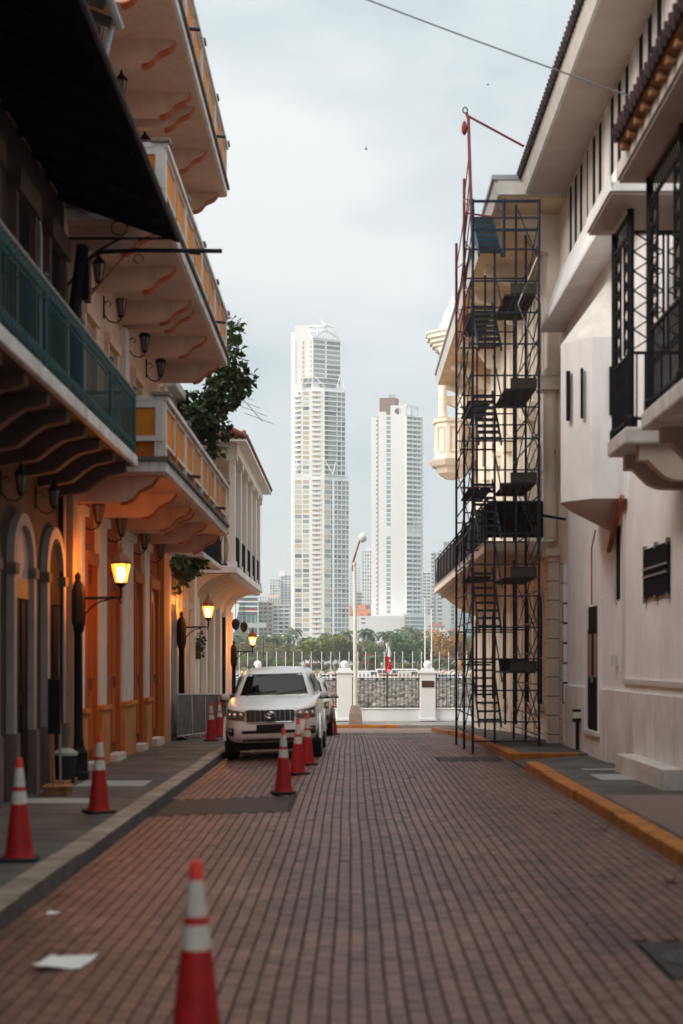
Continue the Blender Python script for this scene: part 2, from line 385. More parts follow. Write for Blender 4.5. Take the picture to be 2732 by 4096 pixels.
while y < 52.9:
    l = min(2.9 + rnd.uniform(-.5,.5), 53-y); y2 = y+l
    if y < 24.6 < y2: y2 = 24.6
    if 24.55 < y < 26.9: y = 27.0; continue
    k = MB(); dz = rnd.uniform(-.014,.012); dx = rnd.uniform(-.025,.02)
    path(k, XR+dx, XR+.225, y+.008, y2-.008, -.12, SWR+.008+dz)
    k.build('kerb_stone', 'kerb_yellow', pr, bevel=.022); y = y2
k = MB(); k.prism([(3.06,27.0),(3.3,26.96),(4.35,27.0),(4.35,27.15),(3.28,27.15)], 0, SWR+.012, 'z'); k.build('kerb_return', 'kerb_yellow', pr, bevel=.015)
for (x0,x1,y0,y1,m) in ((3.7,4.4,20.9,22.0,'cover'),(3.75,4.4,22.9,23.15,'cover'),(3.3,4.55,8,18.5,'sidewalk_pink')):
    inst('cover_slab', m, pr, x0,x1,y0,y1, SWR-.01, SWR+.006)
for (x0,x1,y0,y1) in ((-4.0,-3.0,20.6,21.6),(-4.25,-3.25,18.1,18.75)):
    inst('cover_slab', 'cover', pl, x0,x1,y0,y1, SWL-.01, SWL+.006)
inst('step', 'white_trim', pr, 4.22,4.56,19.2,22.6, SWR-.01, .42)
# far pavement, its painted kerb
b = MB(); b.grid([[(x, y, z) for x in (-60,-5,5,60)] for y, z in ((60.15,-.775),(62.2,-.66),(64,-.66))])
pf = struct(b.build('pavement_far', 'concrete'))
x = -30.0
while x < 2.1:
    k = MB(); k.box(x+.01, min(x+2.0,2.1)-.01, 59.95, 60.2, -1.0, -.765); k.build('kerb_stone', 'kerb_yellow', pf, bevel=.02); x += 2.0
k = MB(); k.box(2.11, 40, 60.0, 60.2, -1.0, -.79); k.build('kerb_run', 'concrete', pf)
# covers and litter on the road
cv = thing('manhole_cover', 'dark iron manhole plate in brick road at the lower right corner', 'manhole', (2.27,8.95,0))
k = MB(); k.box(1.92,2.62,8.4,9.5,-.02,.002); k.build('frame', 'asphalt', cv)
k = MB(); k.lathe([(.30,0),(.30,.006),(.27,.009)], (2.27,8.95,.002), 32); pth = k.build('plate', 'iron_cover', cv)
for i in range(9): inst('rib', 'iron_cover', cv, 2.05+.05*i, 2.06+.05*i, 8.95-math.sqrt(max(.001,.26**2-(.05*i-.22)**2)), 8.95+math.sqrt(max(.001,.26**2-(.05*i-.22)**2)), .010, .015)
dg = thing('drain_grate', 'long dark drain grate in road before the scaffold legs', 'grate', (2.3,27.5,0))
k = MB(); k.box(1.70,2.92,26.9,28.2,-.05,-.018); k.build('pit', 'slot_dark', dg)
for i in range(24): inst('bar', 'iron_cover', dg, 1.72+.05*i, 1.745+.05*i, 26.92, 28.18, -.02, .004)
sheet = MB(); pts = []
for i in range(7):
    row = []
    for j in range(7):
        u, v = i/6-.5, j/6-.5
        row.append((-1.80+u*.31+v*.05, 9.0+v*.36-u*.04, camber(-1.8)+.008+.012*abs(math.sin(5*u+3*v))+.03*max(0,u*v*3)))
    pts.append(row)
sheet.grid(pts); tag(sheet.build('paper_sheet', 'paper', smooth=True), 'large crumpled white paper sheet lying on the brick road', 'paper')
s2 = MB(); s2.add([(-2.33,10.85,-.052),(-2.25,10.83,-.045),(-2.22,10.93,-.05),(-2.31,10.95,-.04)], [(0,1,2,3)])
tag(s2.build('paper_scrap', 'paper'), 'tiny paper scrap near the left kerb', 'paper')
for i, (x, y, lab) in enumerate(((2.82,15.8,'dead brown leaf against the yellow kerb'),(2.72,12.1,'dead leaf on road below the yellow kerb, nearest the camera'),(2.55,17.4,'small dead leaf a little out from the yellow kerb'))):
    k = MB(); k.grid([[(x+.05*u+.01*v, y+.06*v, .012+.018*abs(u*v)+.01*(u*u)) for u in (-1,-.3,.4,1)] for v in (-1,0,1)])
    tag(k.build('fallen_leaf', 'bark', smooth=True), lab, 'leaf', 'dead leaves on the road')
# ------------------------------------------------------------------ left side: brown house with the teal balcony
def arch_pts(yc, hw, zs, n=12):
    return [(yc + hw*math.cos(math.pi*i/n), zs + hw*math.sin(math.pi*i/n)) for i in range(n+1)]
def arch_ring(mb, yc, hi, ho, z0, zs, x0, x1):
    inn = [(yc+hi,z0)] + arch_pts(yc,hi,zs) + [(yc-hi,z0)]; out = [(yc+ho,z0)] + arch_pts(yc,ho,zs) + [(yc-ho,z0)]
    for i in range(len(inn)-1):
        (a,b_),(c,d),(e1,f1),(g,h) = inn[i], inn[i+1], out[i+1], out[i]
        mb.add([(x,p,q) for x in (x0,x1) for p,q in ((a,b_),(c,d),(e1,f1),(g,h))], [(0,1,2,3),(7,6,5,4),(0,4,5,1),(1,5,6,2),(2,6,7,3),(3,7,4,0)])
def arch_panel(mb, yc, hw, z0, zs, x0, x1):
    p = [(yc+hw,z0)] + arch_pts(yc,hw,zs) + [(yc-hw,z0)]; mb.prism(p, x0, x1, 'x')
def lantern(side, x, y, z, label, roof=True, group='unlit wall lanterns on the orange house'):
    """iron wall lantern: scroll arm from the wall, tapered glass, pointed cap; side=+1 leans to +x"""
    t = thing('wall_lantern', label, 'lantern', (x, y, z), group, local=True); s_ = side
    if 'brown' in group: t.scale = (.8,.8,.8)
    k = MB(); k.box(-.02*s_, .0, -.05,.05,-.22,.18)
    k.tube([(0,0,-.16),(.08*s_,0,-.27),(.20*s_,0,-.30),(.30*s_,0,-.24),(.30*s_,0,-.17)], .014, 6)
    k.tube([(0,0,.05),(.07*s_,0,.10),(.12*s_,0,.04),(.08*s_,0,-.02)], .010, 6); k.build('bracket', 'black_iron', t)
    k = MB(); k.lathe([(.05,-.17),(.095,.10)], (.30*s_,0,0), 6); g = k.build('glass', 'lantern_glass', t)
    k = MB(); k.lathe([(.03,-.21),(.06,-.17),(.05,-.165)], (.30*s_,0,0), 6); k.lathe([(.10,.10),(.105,.12),(.09,.125)], (.30*s_,0,0), 6)
    for i in range(6):
        a = math.pi/3*i; k.bar((.30*s_+.052*math.cos(a),.052*math.sin(a),-.17), (.30*s_+.098*math.cos(a),.098*math.sin(a),.11), .012)
    k.build('cage', 'black_iron', t)
    if roof: k = MB(); k.lathe([(.125,.12),(.10,.16),(.045,.22),(.02,.25),(.028,.27),(.004,.33)], (.30*s_,0,0), 6); k.build('cap', 'black_iron', t)
    return t
L1 = thing('brown_house', 'dark brown plaster house with arched doorways, teal balcony and black canopy', 'building', (WL,10,0))
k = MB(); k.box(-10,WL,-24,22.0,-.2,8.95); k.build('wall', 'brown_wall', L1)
k = MB(); k.box(-10,WL,-24,22.0,8.95,12.0); k.build('upper_wall', 'tan_wall', L1)
for i, yc in enumerate((18.95, 20.98, 16.9, 14.85)):
    k = MB(); arch_ring(k, yc, .50, .66, .95, 3.20, WL-.02, WL+.10); ar = k.build('arch_surround', 'dim_trim', L1, smooth=True)
    inst('impost', 'brown_pier', ar, WL+.0, WL+.13, yc-.70, yc-.48, 3.02, 3.16); inst('impost', 'brown_pier', ar, WL, WL+.13, yc+.48, yc+.70, 3.02, 3.16)
    k = MB(); k.box(WL-.02, WL+.012, yc-.5, yc+.5, 0, 2.98); d = k.build('door', 'door_dark', L1)
    for s_ in (-.25, .25):
        inst('door_panel', 'door_dark', d, WL+.012, WL+.03, yc+s_-.18, yc+s_+.18, 1.5, 2.7); inst('door_panel', 'door_dark', d, WL+.012, WL+.03, yc+s_-.18, yc+s_+.18, .35, 1.3)
    inst('lintel', 'wood_base' if i == 0 else 'door_dark', d, WL, WL+.05, yc-.5, yc+.5, 2.72, 2.98)
    k = MB(); arch_panel(k, yc, .5, 2.98, 3.20, WL-.02, WL+.02); k.build('tympanum', 'tympanum' if i == 0 else 'door_dark', L1)
    for s_ in (-1, 1): inst('plinth_block', 'brown_pier', L1, WL-.01, WL+.14, yc+s_*.58-.11, yc+s_*.58+.11, 0, .95)
inst('step', 'wood_base', L1, WL, WL+.30, 20.5, 21.5, .0, .14)
k = MB(); k.box(WL-.01, WL+.20, 21.72, 22.0, 0, 4.85); k.build('corner_pilaster', 'tan_wall', L1, bevel=.02)
for (yy, r_, m_) in ((21.62,.04,'tan_wall'),(21.50,.03,'black_iron')):
    k = MB(); k.tube([(WL+.06,yy,.1),(WL+.06,yy,4.8)], r_, 8); k.build('downpipe', m_, L1)
# upper floor doors with pale frames
for yc in (19.05, 21.1, 17.0, 14.95):
    inst('door_opening', 'slot_dark', L1, WL-.02, WL+.01, yc-.5, yc+.5, 5.0, 8.0)
    for s_ in (-1, 1): inst('door_jamb', 'brown_corbel', L1, WL-.01, WL+.10, yc+s_*.56-.06, yc+s_*.56+.06, 5.0, 8.0)
    k = MB(); k.prism([(yc-.68,8.0),(yc+.68,8.0),(yc+.6,8.30),(yc-.6,8.30)], WL-.01, WL+.16, 'x'); k.build('door_head', 'brown_corbel', L1)
for yy in (20.05, 21.85):
    k = MB(); k.tube([(WL+.05,yy,5.0),(WL+.05,yy,7.9),(WL+.05,yy-.12,8.1),(WL+.05,yy-.9,8.12)], .035, 8); k.build('conduit', 'gutter' if yy < 21 else 'black_iron', L1, smooth=True)
for i, (yy, zz) in enumerate(((18.0,4.15),(20.0,4.2))):
    lantern(1, WL+.02, yy, zz, 'dark wall lantern above brown house, %s arched doorway' % ('left of the pale topped' if i == 0 else 'between the two'), group='lanterns on the brown house')
for i, (yy, zz) in enumerate(((18.1,7.0),(20.05,7.0))):
    lantern(1, WL+.02, yy, zz, 'dark lantern behind teal railing, %s upper door' % ('left of the nearer' if i == 0 else 'between the two'), group='lanterns on the brown house')
# canopy over the balcony
k = MB(); k.prism([(WL-.05,9.0),(-2.66,8.36),(-2.66,8.50),(WL-.05,9.16)], -24, 22.0, 'y'); cn = k.build('canopy', 'soffit_black', L1)
for j in range(30): k = MB(); yy = -4+j*.88; k.bar((WL,yy,8.93),(-2.75,yy,8.33),.06,.09); k.build('rafter', 'soffit_black', cn)
k = MB(); k.tube([(-2.66,-24,8.42),(-2.66,22.02,8.42)], .05, 8); k.build('edge_roll', 'rafter', cn)
k = MB(); k.tube([(WL,21.9,8.40),(-2.75,21.9,8.40)], .02, 6); k.tube([(WL,21.9,7.6),(-3.9,21.9,8.2),(-3.5,21.9,8.42)], .02, 6)
k.tube([(-3.55+.13*math.cos(a*.5),21.9,8.56+.11*math.sin(a*.5)) for a in range(13)], .012, 6); k.build('iron_bracket', 'black_iron', L1)
k = MB(); k.tube([(WL+.20,21.95,5.1),(WL+.18,21.95,7.4),(WL+.30,21.95,8.3)], .10, 8); k.build('cable_bundle', 'black_iron', L1)
# main eave above
k = MB(); k.prism([(WL-.3,12.35),(-3.70,11.95),(-3.70,12.05),(WL-.3,12.5)], -24, 22.55, 'y'); ev = k.build('eave', 'tan_wall', L1)
for j in range(16): k = MB(); yy = 22.3-j*.62; k.bar((WL-.2,yy,12.22),(-3.74,yy,11.90),.10,.14); k.build('rafter', 'rafter', ev)
k = MB(); k.tube([(-3.66,-24,11.98),(-3.66,22.6,11.98)], .075, 8); k.build('gutter', 'gutter', ev)
k = MB(); k.tube([(-3.78,22.5,11.9),(-3.86,22.45,11.5),(-4.0,22.4,9.3)], .055, 8); k.build('downpipe', 'gutter', ev, smooth=True)
# balcony
bz = 4.86
k = MB(); k.box(WL,-3.27,-24,21.78,bz+.005,bz+.16); sl = k.build('balcony_slab', 'brown_corbel', L1)
k = MB(); k.box(-3.33,-3.25,-24,21.8,bz,bz+.17); k.box(WL,-3.33,21.72,21.8,bz,bz+.17); k.build('balcony_fascia', 'balcony_white', L1, bevel=.02)
for j in range(24):
    yy = 21.35-j*1.1
    if yy < -4: break
    k = MB(); k.prism([(WL,bz-.001),(-3.36,bz-.001),(-3.36,bz-.12),(-3.46,bz-.15),(-3.62,bz-.18),(-3.78,bz-.28),(-3.95,bz-.42),(-4.15,bz-.46),(WL,bz-.50)], yy-.09, yy+.09, 'y')
    k.build('corbel', 'brown_corbel', L1)
rl = MB(); rl.tube([(-3.30,-6,bz+1.14),(-3.30,21.76,bz+1.14)], .03, 8); rl.tube([(-3.30,21.76,bz+1.14),(WL,21.76,bz+1.14)], .03, 8)
rail = rl.build('top_rail', 'grey_rail', L1)
for zz in (bz+.26, bz+.94): k = MB(); k.tube([(-3.30,-6,zz),(-3.30,21.76,zz)], .014, 6); k.build('rail', 'teal', L1)
for j in range(12):
    yy = 21.76-j*2.12
    if yy < -4: break
    k = MB(); k.tube([(-3.30,yy,bz+.17),(-3.30,yy,bz+1.16)], .026, 8); k.ball((-3.30,yy,bz+1.2),.04,8,6); k.build('post', 'teal', L1)
    if False:
        k = MB(); P = []
        for a in range(15):
            P.append([(-3.325+.012*math.sin(a*1.9+j)+.006*math.sin(zc*5+a), yy-.05-2.0*a/14, bz+.22+.88*zc/6) for zc in range(7)])
        k.grid(P); k.build('mesh_screen', 'teal_cloth', L1, smooth=True)
bal = MB(); bal.tube([(0,0,.17),(0,0,1.14)], .010, 6); bal_me = bal.mesh('baluster', 'teal')
ring = MB(); ring.tube([(0,.048*math.cos(a*math.pi/5),1.04+.048*math.sin(a*math.pi/5)) for a in range(11)], .010, 5); ring_me = ring.mesh('ring', 'teal')
yy = 21.66
while yy > 10.5:
    for nm, me, dz in (('baluster', bal_me, 0), ('ring', ring_me, 0), ('ring', ring_me, -.72)):
        o = link(nm, me, L1); o.location = (-3.29, yy, bz+dz)
    yy -= .150

# ------------------------------------------------------------------ left side: the orange and cream house with three balconies
L2 = thing('orange_house', 'orange and cream house with three stacked white framed balconies', 'building', (WL,28,0))
Y0, Y1 = 22.02, 33.6
k = MB(); k.box(-10,WL,Y0,Y1,-.4,4.75); k.build('wall', 'orange_wall', L2)
k = MB(); k.box(-10,WL,Y0,Y1,4.75,16.6); k.build('upper_wall', 'pink_wall', L2)
for (a, b_) in ((24.6,25.3),(27.1,28.4),(30.0,30.7),(22.9,23.2)):
    k = MB(); k.box(WL-.01, WL+.10, a, b_, 1.12, 4.25); k.build('pilaster', 'white_trim', L2, bevel=.015)
    k = MB(); k.box(WL-.01, WL+.14, a-.06, b_+.06, .0, 1.05); k.build('dado', 'orange_dado', L2)
    k = MB(); k.box(WL-.01, WL+.18, a-.09, b_+.09, 1.05, 1.12); k.build('dado_cap', 'orange_panel', L2)
    k = MB(); k.box(WL-.01, WL+.16, a-.07, b_+.07, 4.25, 4.40); k.build('capital', 'white_trim', L2)
for (a, b_) in ((23.4,24.4),(25.55,26.85),(28.65,29.8),(30.95,32.3)):
    k = MB(); k.box(WL-.02, WL+.012, a+.1, b_-.1, .0, 3.45); d = k.build('door', 'orange_door', L2)
    for c_ in (.3, .7):
        yc = lerp(a, b_, c_); hw_ = (b_-a)*.13
        for (za, zb) in ((.4,1.4),(1.6,3.2)): inst('door_panel', 'orange_wall', d, WL+.012, WL+.03, yc-hw_, yc+hw_, za, zb)
    for p in (a, b_-.1): inst('door_jamb', 'orange_wall', L2, WL-.01, WL+.09, p, p+.1, 0, 3.5)
    inst('door_head', 'orange_wall', L2, WL-.01, WL+.11, a-.05, b_+.05, 3.5, 3.72)
    for c_ in range(4): inst('frieze_block', 'scroll_red', L2, WL-.01, WL+.05, a+.1+c_*(b_-a-.2)/4, a+.1+(c_+.6)*(b_-a-.2)/4, 3.85, 4.1)
    inst('doorstep', 'white_trim', L2, WL, WL+.22, a+.15, b_-.15, .0, .20)
inst('end_pilaster', 'orange_dado', L2, WL-.01, WL+.16, 32.6, 33.58, -.2, 4.4)
BX = -2.85
prof = [(WL,0),(-3.02,0),(-3.06,-.06),(-3.12,-.13),(-3.22,-.17),(-3.32,-.22),(-3.40,-.33),(-3.50,-.39),(-3.60,-.41),(WL,-.41)]
brk = MB(); brk.prism(prof, -.10, .10, 'y'); brk_me = brk.mesh('bracket', 'pink_soffit')
scr = MB(); up = prof[1:9]; dn = [(x-.012, z-.035) for x, z in up]
for i in range(len(up)-1):
    (a,b_),(c,d) = up[i], up[i+1]; (e1,f1),(g,h) = dn[i], dn[i+1]
    scr.add([(x,yy,z) for yy in (-.105,.105) for x,z in ((a,b_-.003),(c,d-.003),(g,h),(e1,f1))], [(0,1,2,3),(7,6,5,4),(0,4,5,1),(1,5,6,2),(2,6,7,3),(3,7,4,0)])
scr_me = scr.mesh('scroll', 'scroll_red')
for lv, z0 in enumerate((4.80, 8.73, 12.66)):
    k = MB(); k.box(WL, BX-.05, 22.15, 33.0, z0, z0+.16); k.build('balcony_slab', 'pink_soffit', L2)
    k = MB(); k.box(BX-.13, BX, 22.10, 33.05, z0+.03, z0+.20); k.box(WL, BX-.13, 22.10, 22.20, z0+.03, z0+.20); k.build('fascia', 'balcony_white', L2, bevel=.015)
    k = MB(); k.box(BX-.11, BX+.05, 22.05, 33.10, z0+.20, z0+.27); k.box(WL, BX-.11, 22.05, 22.19, z0+.20, z0+.27); k.build('ledge', 'kerb_face', L2)
    for q, yb in enumerate((22.45,24.75,27.05,27.70,30.05,32.75)):
        o = link('bracket', brk_me, L2); o.location = (0, yb, z0)
        if lv: o = link('scroll', scr_me, L2); o.location = (0, yb, z0)
        else: o = link('scroll', scr_me, L2); o.location = (0, yb, z0)
    # parapet: orange wall, white posts and rails, orange panels set in frames
    p0, p1 = z0+.27, z0+1.22
    k = MB(); k.box(BX-.17, BX-.07, 22.16, 33.0, p0, p0+.80); k.box(WL, BX-.17, 22.14, 22.24, p0, p0+.80); k.build('parapet', 'orange_wall', L2)
    npan = 8; pit = (33.0-22.15)/npan
    for i in range(npan):
        a, b_ = 22.15+i*pit, 22.15+(i+1)*pit
        k = MB(); k.box(BX-.08, BX-.02, a+.115, b_-.115, p0+.18, p0+.225); k.box(BX-.08, BX-.02, a+.115, b_-.115, p0+.79, p0+.835)
        k.box(BX-.08, BX-.02, a+.07, a+.115, p0+.18, p0+.835); k.box(BX-.08, BX-.02, b_-.115, b_-.07, p0+.18, p0+.835); k.build('panel_frame', 'white_trim', L2)
        inst('panel', 'orange_panel', L2, BX-.08, BX-.045, a+.12, b_-.12, p0+.23, p0+.785)
    for i in range(npan+1):
        yy = 22.15+i*pit; inst('post', 'white_trim' if i % 2 == 0 else 'orange_dado', L2, BX-.19, BX-.01, yy-.06, yy+.06, p0, p1-.08)
        if i % 2 == 0: inst('post_cap', 'kerb_pale', L2, BX-.23, BX+.06, yy-.13, yy+.13, p1-.005, p1+.05)
    k = MB(); k.box(BX-.20, BX+.03, 22.07, 33.08, p1-.09, p1-.01); k.box(WL, BX-.20, 22.05, 22.27, p1-.09, p1-.01); k.build('coping', 'white_trim', L2, bevel=.01)
    # end panel that faces up the street
    k = MB()
    for (a, b_, c, d) in ((-4.30,-2.90,p0+.24,p0+.32),(-4.30,-2.90,p0+.76,p0+.86),(-4.30,-4.18,p0+.32,p0+.76),(-3.02,-2.90,p0+.32,p0+.76),(-3.66,-3.54,p0+.32,p0+.76)): k.box(a,b_,22.06,22.14,c,d)
    k.build('end_frame', 'white_trim', L2)
    for (a, b_) in ((-4.17,-3.67),(-3.53,-3.03)): inst('end_panel', 'orange_panel', L2, a, b_, 22.09, 22.14, p0+.325, p0+.755)
    for (dy) in (25.0, 30.1):
        k = MB(); k.tube([(BX,dy,z0+.35),(BX+.22,dy,z0+.33)], .03, 6); k.build('rain_spout', 'rafter', L2)
    # doors and strips of that floor
    for yc in (23.9, 26.15, 29.25, 31.8):
        inst('door', 'brown_door', L2, WL-.02, WL+.015, yc-.45, yc+.45, z0+.16, z0+2.75)
        for s_ in (-1,1): inst('door_jamb', 'pink_wall', L2, WL-.01, WL+.08, yc+s_*.52-.06, yc+s_*.52+.06, z0+.16, z0+2.82)
        inst('door_head', 'pink_wall', L2, WL-.01, WL+.12, yc-.62, yc+.62, z0+2.82, z0+3.0)
    for (a, b_) in ((27.3,27.75),(22.3,22.7),(33.1,33.5)): inst('pilaster', 'white_trim', L2, WL-.01, WL+.12, a, b_, z0+.16, z0+3.5)
    for q, yy in enumerate((23.2, 25.5, 28.4, 30.8)):
        lantern(1, WL+.02, yy, z0-.47, 'unlit iron lantern under %s orange balcony, %s from the camera' % (('lowest','middle','topmost')[lv], ('first','second','third','farthest')[q]), roof=not (lv == 1 and q == 1) and lv > 0)
k = MB(); k.box(-10, -3.6, Y0, Y1, 16.5, 16.75); k.build('roof', 'pink_soffit', L2)
# sign arm of iron over the lower balconies
sa = thing('sign_arm', 'black iron sign arm with scroll brace reaching over the street', 'bracket', (WL,22.35,8.2))
k = MB(); k.tube([(WL+.35,22.0,8.02),(-4.0,22.0,8.15),(-3.85,22.0,8.22),(-3.3,22.0,8.245),(-1.98,22.0,8.235)], .035, 8); k.build('arm', 'black_iron', sa, smooth=True)
k = MB(); k.tube([(WL+.4,22.0,7.55),(-3.45,22.0,8.2)], .018, 6); k.build('brace', 'rust', sa)
k = MB(); k.tube([(-3.28+.09*math.cos(a*.45)*(1-a*.05),22.0,8.10+.10*math.sin(a*.45)*(1-a*.05)) for a in range(12)], .014, 6); k.build('scroll', 'rust', sa)
k = MB(); k.box(WL+.30, WL+.40, 21.9, 22.1, 7.45, 8.1); k.build('wall_plate', 'black_iron', sa)
# ------------------------------------------------------------------ left side: weathered narrow house, then the white colonnaded house
L3 = thing('weathered_house', 'narrow weathered white house with stained pilasters behind the steel barrier', 'building', (WL,36.5,-.1))
k = MB(); k.box(-10,WL,33.62,39.9,-.6,4.5); k.build('wall', 'weathered', L3)
k = MB(); k.box(-10,WL,33.62,39.9,4.5,8.6); k.build('upper_wall', 'pale_yellow', L3)
for (a, b_, m_) in ((33.64,34.15,'white_trim'),(35.2,35.55,'weathered'),(36.2,36.6,'white_trim'),(37.5,38.0,'weathered'),(39.3,39.88,'white_wall')):
    k = MB(); k.box(WL-.01, WL+.13, a, b_, -.5, 4.42); k.build('pilaster', m_, L3, bevel=.015)
    inst('upper_pilaster', 'white_trim', L3, WL-.01, WL+.10, a, b_, 4.7, 8.4)
for (a, b_, m_) in ((34.25,35.1,'door_dark'),(36.75,37.4,'pale_yellow'),(38.2,39.1,'brown_door')):
    inst('door', m_, L3, WL-.02, WL+.02, a, b_, -.3, 3.3); inst('door_head', 'white_trim', L3, WL-.01, WL+.10, a-.05, b_+.05, 3.3, 3.5)
    inst('shutter', 'slot_dark', L3, WL-.02, WL+.03, a+.1, b_-.1, 4.95, 7.2); inst('window_head', 'white_trim', L3, WL-.01, WL+.12, a-.05, b_+.05, 7.2, 7.4)
k = MB(); k.box(WL, -3.55, 34.4, 39.2, 4.42, 4.56); k.build('balcony_slab', 'balcony_white', L3, bevel=.02)
for i in range(40): inst('baluster', 'black_iron', L3, -3.60, -3.58, 34.45+.12*i, 34.465+.12*i, 4.56, 5.5)
inst('rail', 'black_iron', L3, -3.61, -3.57, 34.4, 39.2, 5.5, 5.54)
k = MB(); k.box(WL-.02, -4.1, 33.62, 39.9, 8.4, 8.62); k.build('cornice', 'white_trim', L3, bevel=.02)
L4 = thing('colonnaded_house', 'white corner house with columned upper gallery, coved balcony and tiled roof', 'building', (WL,46,-.4))
k = MB(); k.box(-10,WL,39.95,52.2,-.9,8.2); k.build('wall', 'cream_wall', L4)
for a in (40.0,42.3,44.6,46.9,49.2,51.6):
    inst('pilaster', 'white_wall', L4, WL-.01, WL+.14, a, a+.5, -.8, 3.7)
for a in (41.1,43.4,45.7,48.0,50.3):
    inst('door', 'brown_door', L4, WL-.02, WL+.02, a, a+.8, -.7, 2.9); inst('door_vent', 'slot_dark', L4, WL+.02, WL+.03, a+.15, a+.65, -.4, .8)
    inst('gallery_door', 'brown_door', L4, WL-.02, WL+.02, a, a+.9, 4.62, 7.2)
cz = 4.40
k = MB(); k.box(WL, -3.20, 40.2, 52.0, cz, cz+.20); k.build('balcony_slab', 'white_wall', L4, bevel=.02)
cove = [(WL,cz-.85)] + [(WL+.06+1.0*(1-math.cos(a*math.pi/16)), cz-.80+.78*math.sin(a*math.pi/16)) for a in range(9)] + [(WL,cz-.002)]
k = MB(); k.prism(cove, 40.25, 51.9, 'y'); k.build('cove', 'cream_soffit', L4, smooth=True)
for i in range(20): inst('dentil', 'white_wall', L4, -3.42, -3.27, 40.5+.58*i, 40.68+.58*i, cz-.10, cz+.001)
for i, yy in enumerate((40.45,42.75,45.05,47.35,49.65,51.75)):
    k = MB(); k.box(-3.44,-3.26,yy-.10,yy+.10,cz+.20,7.70); cl = k.build('column', 'white_paint', L4, bevel=.015)
    inst('capital', 'white_wall', cl, -3.50,-3.20,yy-.16,yy+.16,7.60,7.78); inst('base', 'white_wall', cl, -3.48,-3.22,yy-.14,yy+.14,cz+.20,cz+.34)
k = MB(); k.box(-3.52,-3.18,40.25,52.0,7.78,8.10); k.box(WL,-3.52,40.25,40.6,7.78,8.10); k.build('beam', 'white_paint', L4, bevel=.015)
k = MB(); k.box(WL,-3.52,40.6,52.0,8.0,8.06); k.build('gallery_ceiling', 'cream_wall', L4)
for i in range(5):
    a, b_ = 40.55+2.3*i, 42.65+2.3*i
    k = MB(); k.box(-3.36,-3.34,a+.1,b_-.1,cz+.36,cz+1.12); pn = k.build('railing_screen', 'black_iron', L4)
    for zz in (cz+.30, cz+1.14): inst('rail', 'black_iron', L4, -3.37,-3.33,a-.05,b_+.05,zz-.015,zz+.015)
    for j in range(14): inst('baluster', 'black_iron', L4, -3.33,-3.31,a+.08+.15*j,a+.10+.15*j,cz+.22,cz+1.13)
# end railing that faces up the street, with crossed bars
for zz in (cz+.26, cz+1.14): inst('rail', 'black_iron', L4, WL, -3.35, 40.40, 40.44, zz-.02, zz+.02)
for i in range(4):
    x0_ = WL+.04+.27*i; k = MB(); k.bar((x0_,40.42,cz+.26),(x0_+.25,40.42,cz+1.14),.016); k.bar((x0_+.25,40.42,cz+.26),(x0_,40.42,cz+1.14),.016); k.bar((x0_,40.42,cz+.26),(x0_,40.42,cz+1.14),.02); k.build('crossed_bars', 'black_iron', L4)
for x0_ in (-4.16, -3.86): inst('speaker_box', 'black_iron', L4, x0_, x0_+.16, 40.6, 40.8, cz+.21, cz+.95)
k = MB(); k.add([(-2.92,39.7,8.14),(-2.92,52.5,8.14),(-9,52.5,8.14),(-9,39.7,8.14),(-6.2,43.5,9.9),(-6.2,49.5,9.9)], [(0,1,5,4),(1,2,5),(2,3,4,5),(3,0,4),(0,3,2,1)]); rf = k.build('roof', 'tile_dark', L4)
k = MB(); k.box(-3.2,-2.9,39.72,52.48,8.06,8.14); k.box(-9,-3.2,39.72,40.0,8.06,8.14); k.build('eave_board', 'white_paint', rf)
tm = MB(); tm.tube([(0,0,0),(-.55,0,.28)], .075, 8); tile_me = tm.mesh('tile', 'tile_red')
tm = MB(); tm.tube([(0,0,0),(0,.5,.20)], .075, 8); tile_n = tm.mesh('tile', 'tile_red')
for i in range(75): o = link('tile', tile_me, rf); o.location = (-2.88, 39.75+.171*i, 8.17)
for i in range(30): o = link('tile', tile_n, rf); o.location = (-3.0-.171*i, 39.68, 8.17)
for q, yy in enumerate((46.3, 49.9)):
    h = thing('pendant_lamp', ('nearer','farther')[q] + ' small dark pendant lantern hanging under the coved balcony', 'lantern', (-3.72,yy,3.9), 'pendant lanterns')
    k = MB(); k.tube([(-3.72,yy,3.95),(-3.72,yy,3.30)], .008, 5); k.build('chain', 'black_iron', h)
    k = MB(); k.lathe([(.02,.0),(.11,-.06),(.14,-.16),(.10,-.30),(.03,-.38)], (-3.72,yy,3.30), 10); k.build('shade', 'rafter', h, smooth=True)
k = MB(); k.tube([(WL+.16,48.0,-.5),(WL+.16,48.0,3.4)], .05, 8); k.build('downpipe', 'black_iron', L4)
# iron television aerial
an = thing('roof_aerial', 'thin fan shaped aerial with parallel rods above the leafy tree', 'aerial', (-3.6,38,8.6))
k = MB(); k.tube([(-3.9,38.5,8.6),(-3.9,38.5,10.2)], .018, 6); k.tube([(-3.9,38.5,10.15),(-2.35,38.2,8.35)], .012, 6); k.build('boom', 'grey_rail', an)
for i in range(8):
    t_ = i/7; xx, zz = lerp(-3.75,-2.45,t_), lerp(9.95,8.45,t_); k = MB(); k.tube([(xx-.40,38.4,zz+.16),(xx+.42,38.2,zz-.18)], .008, 5); k.build('rod', 'grey_rail', an)
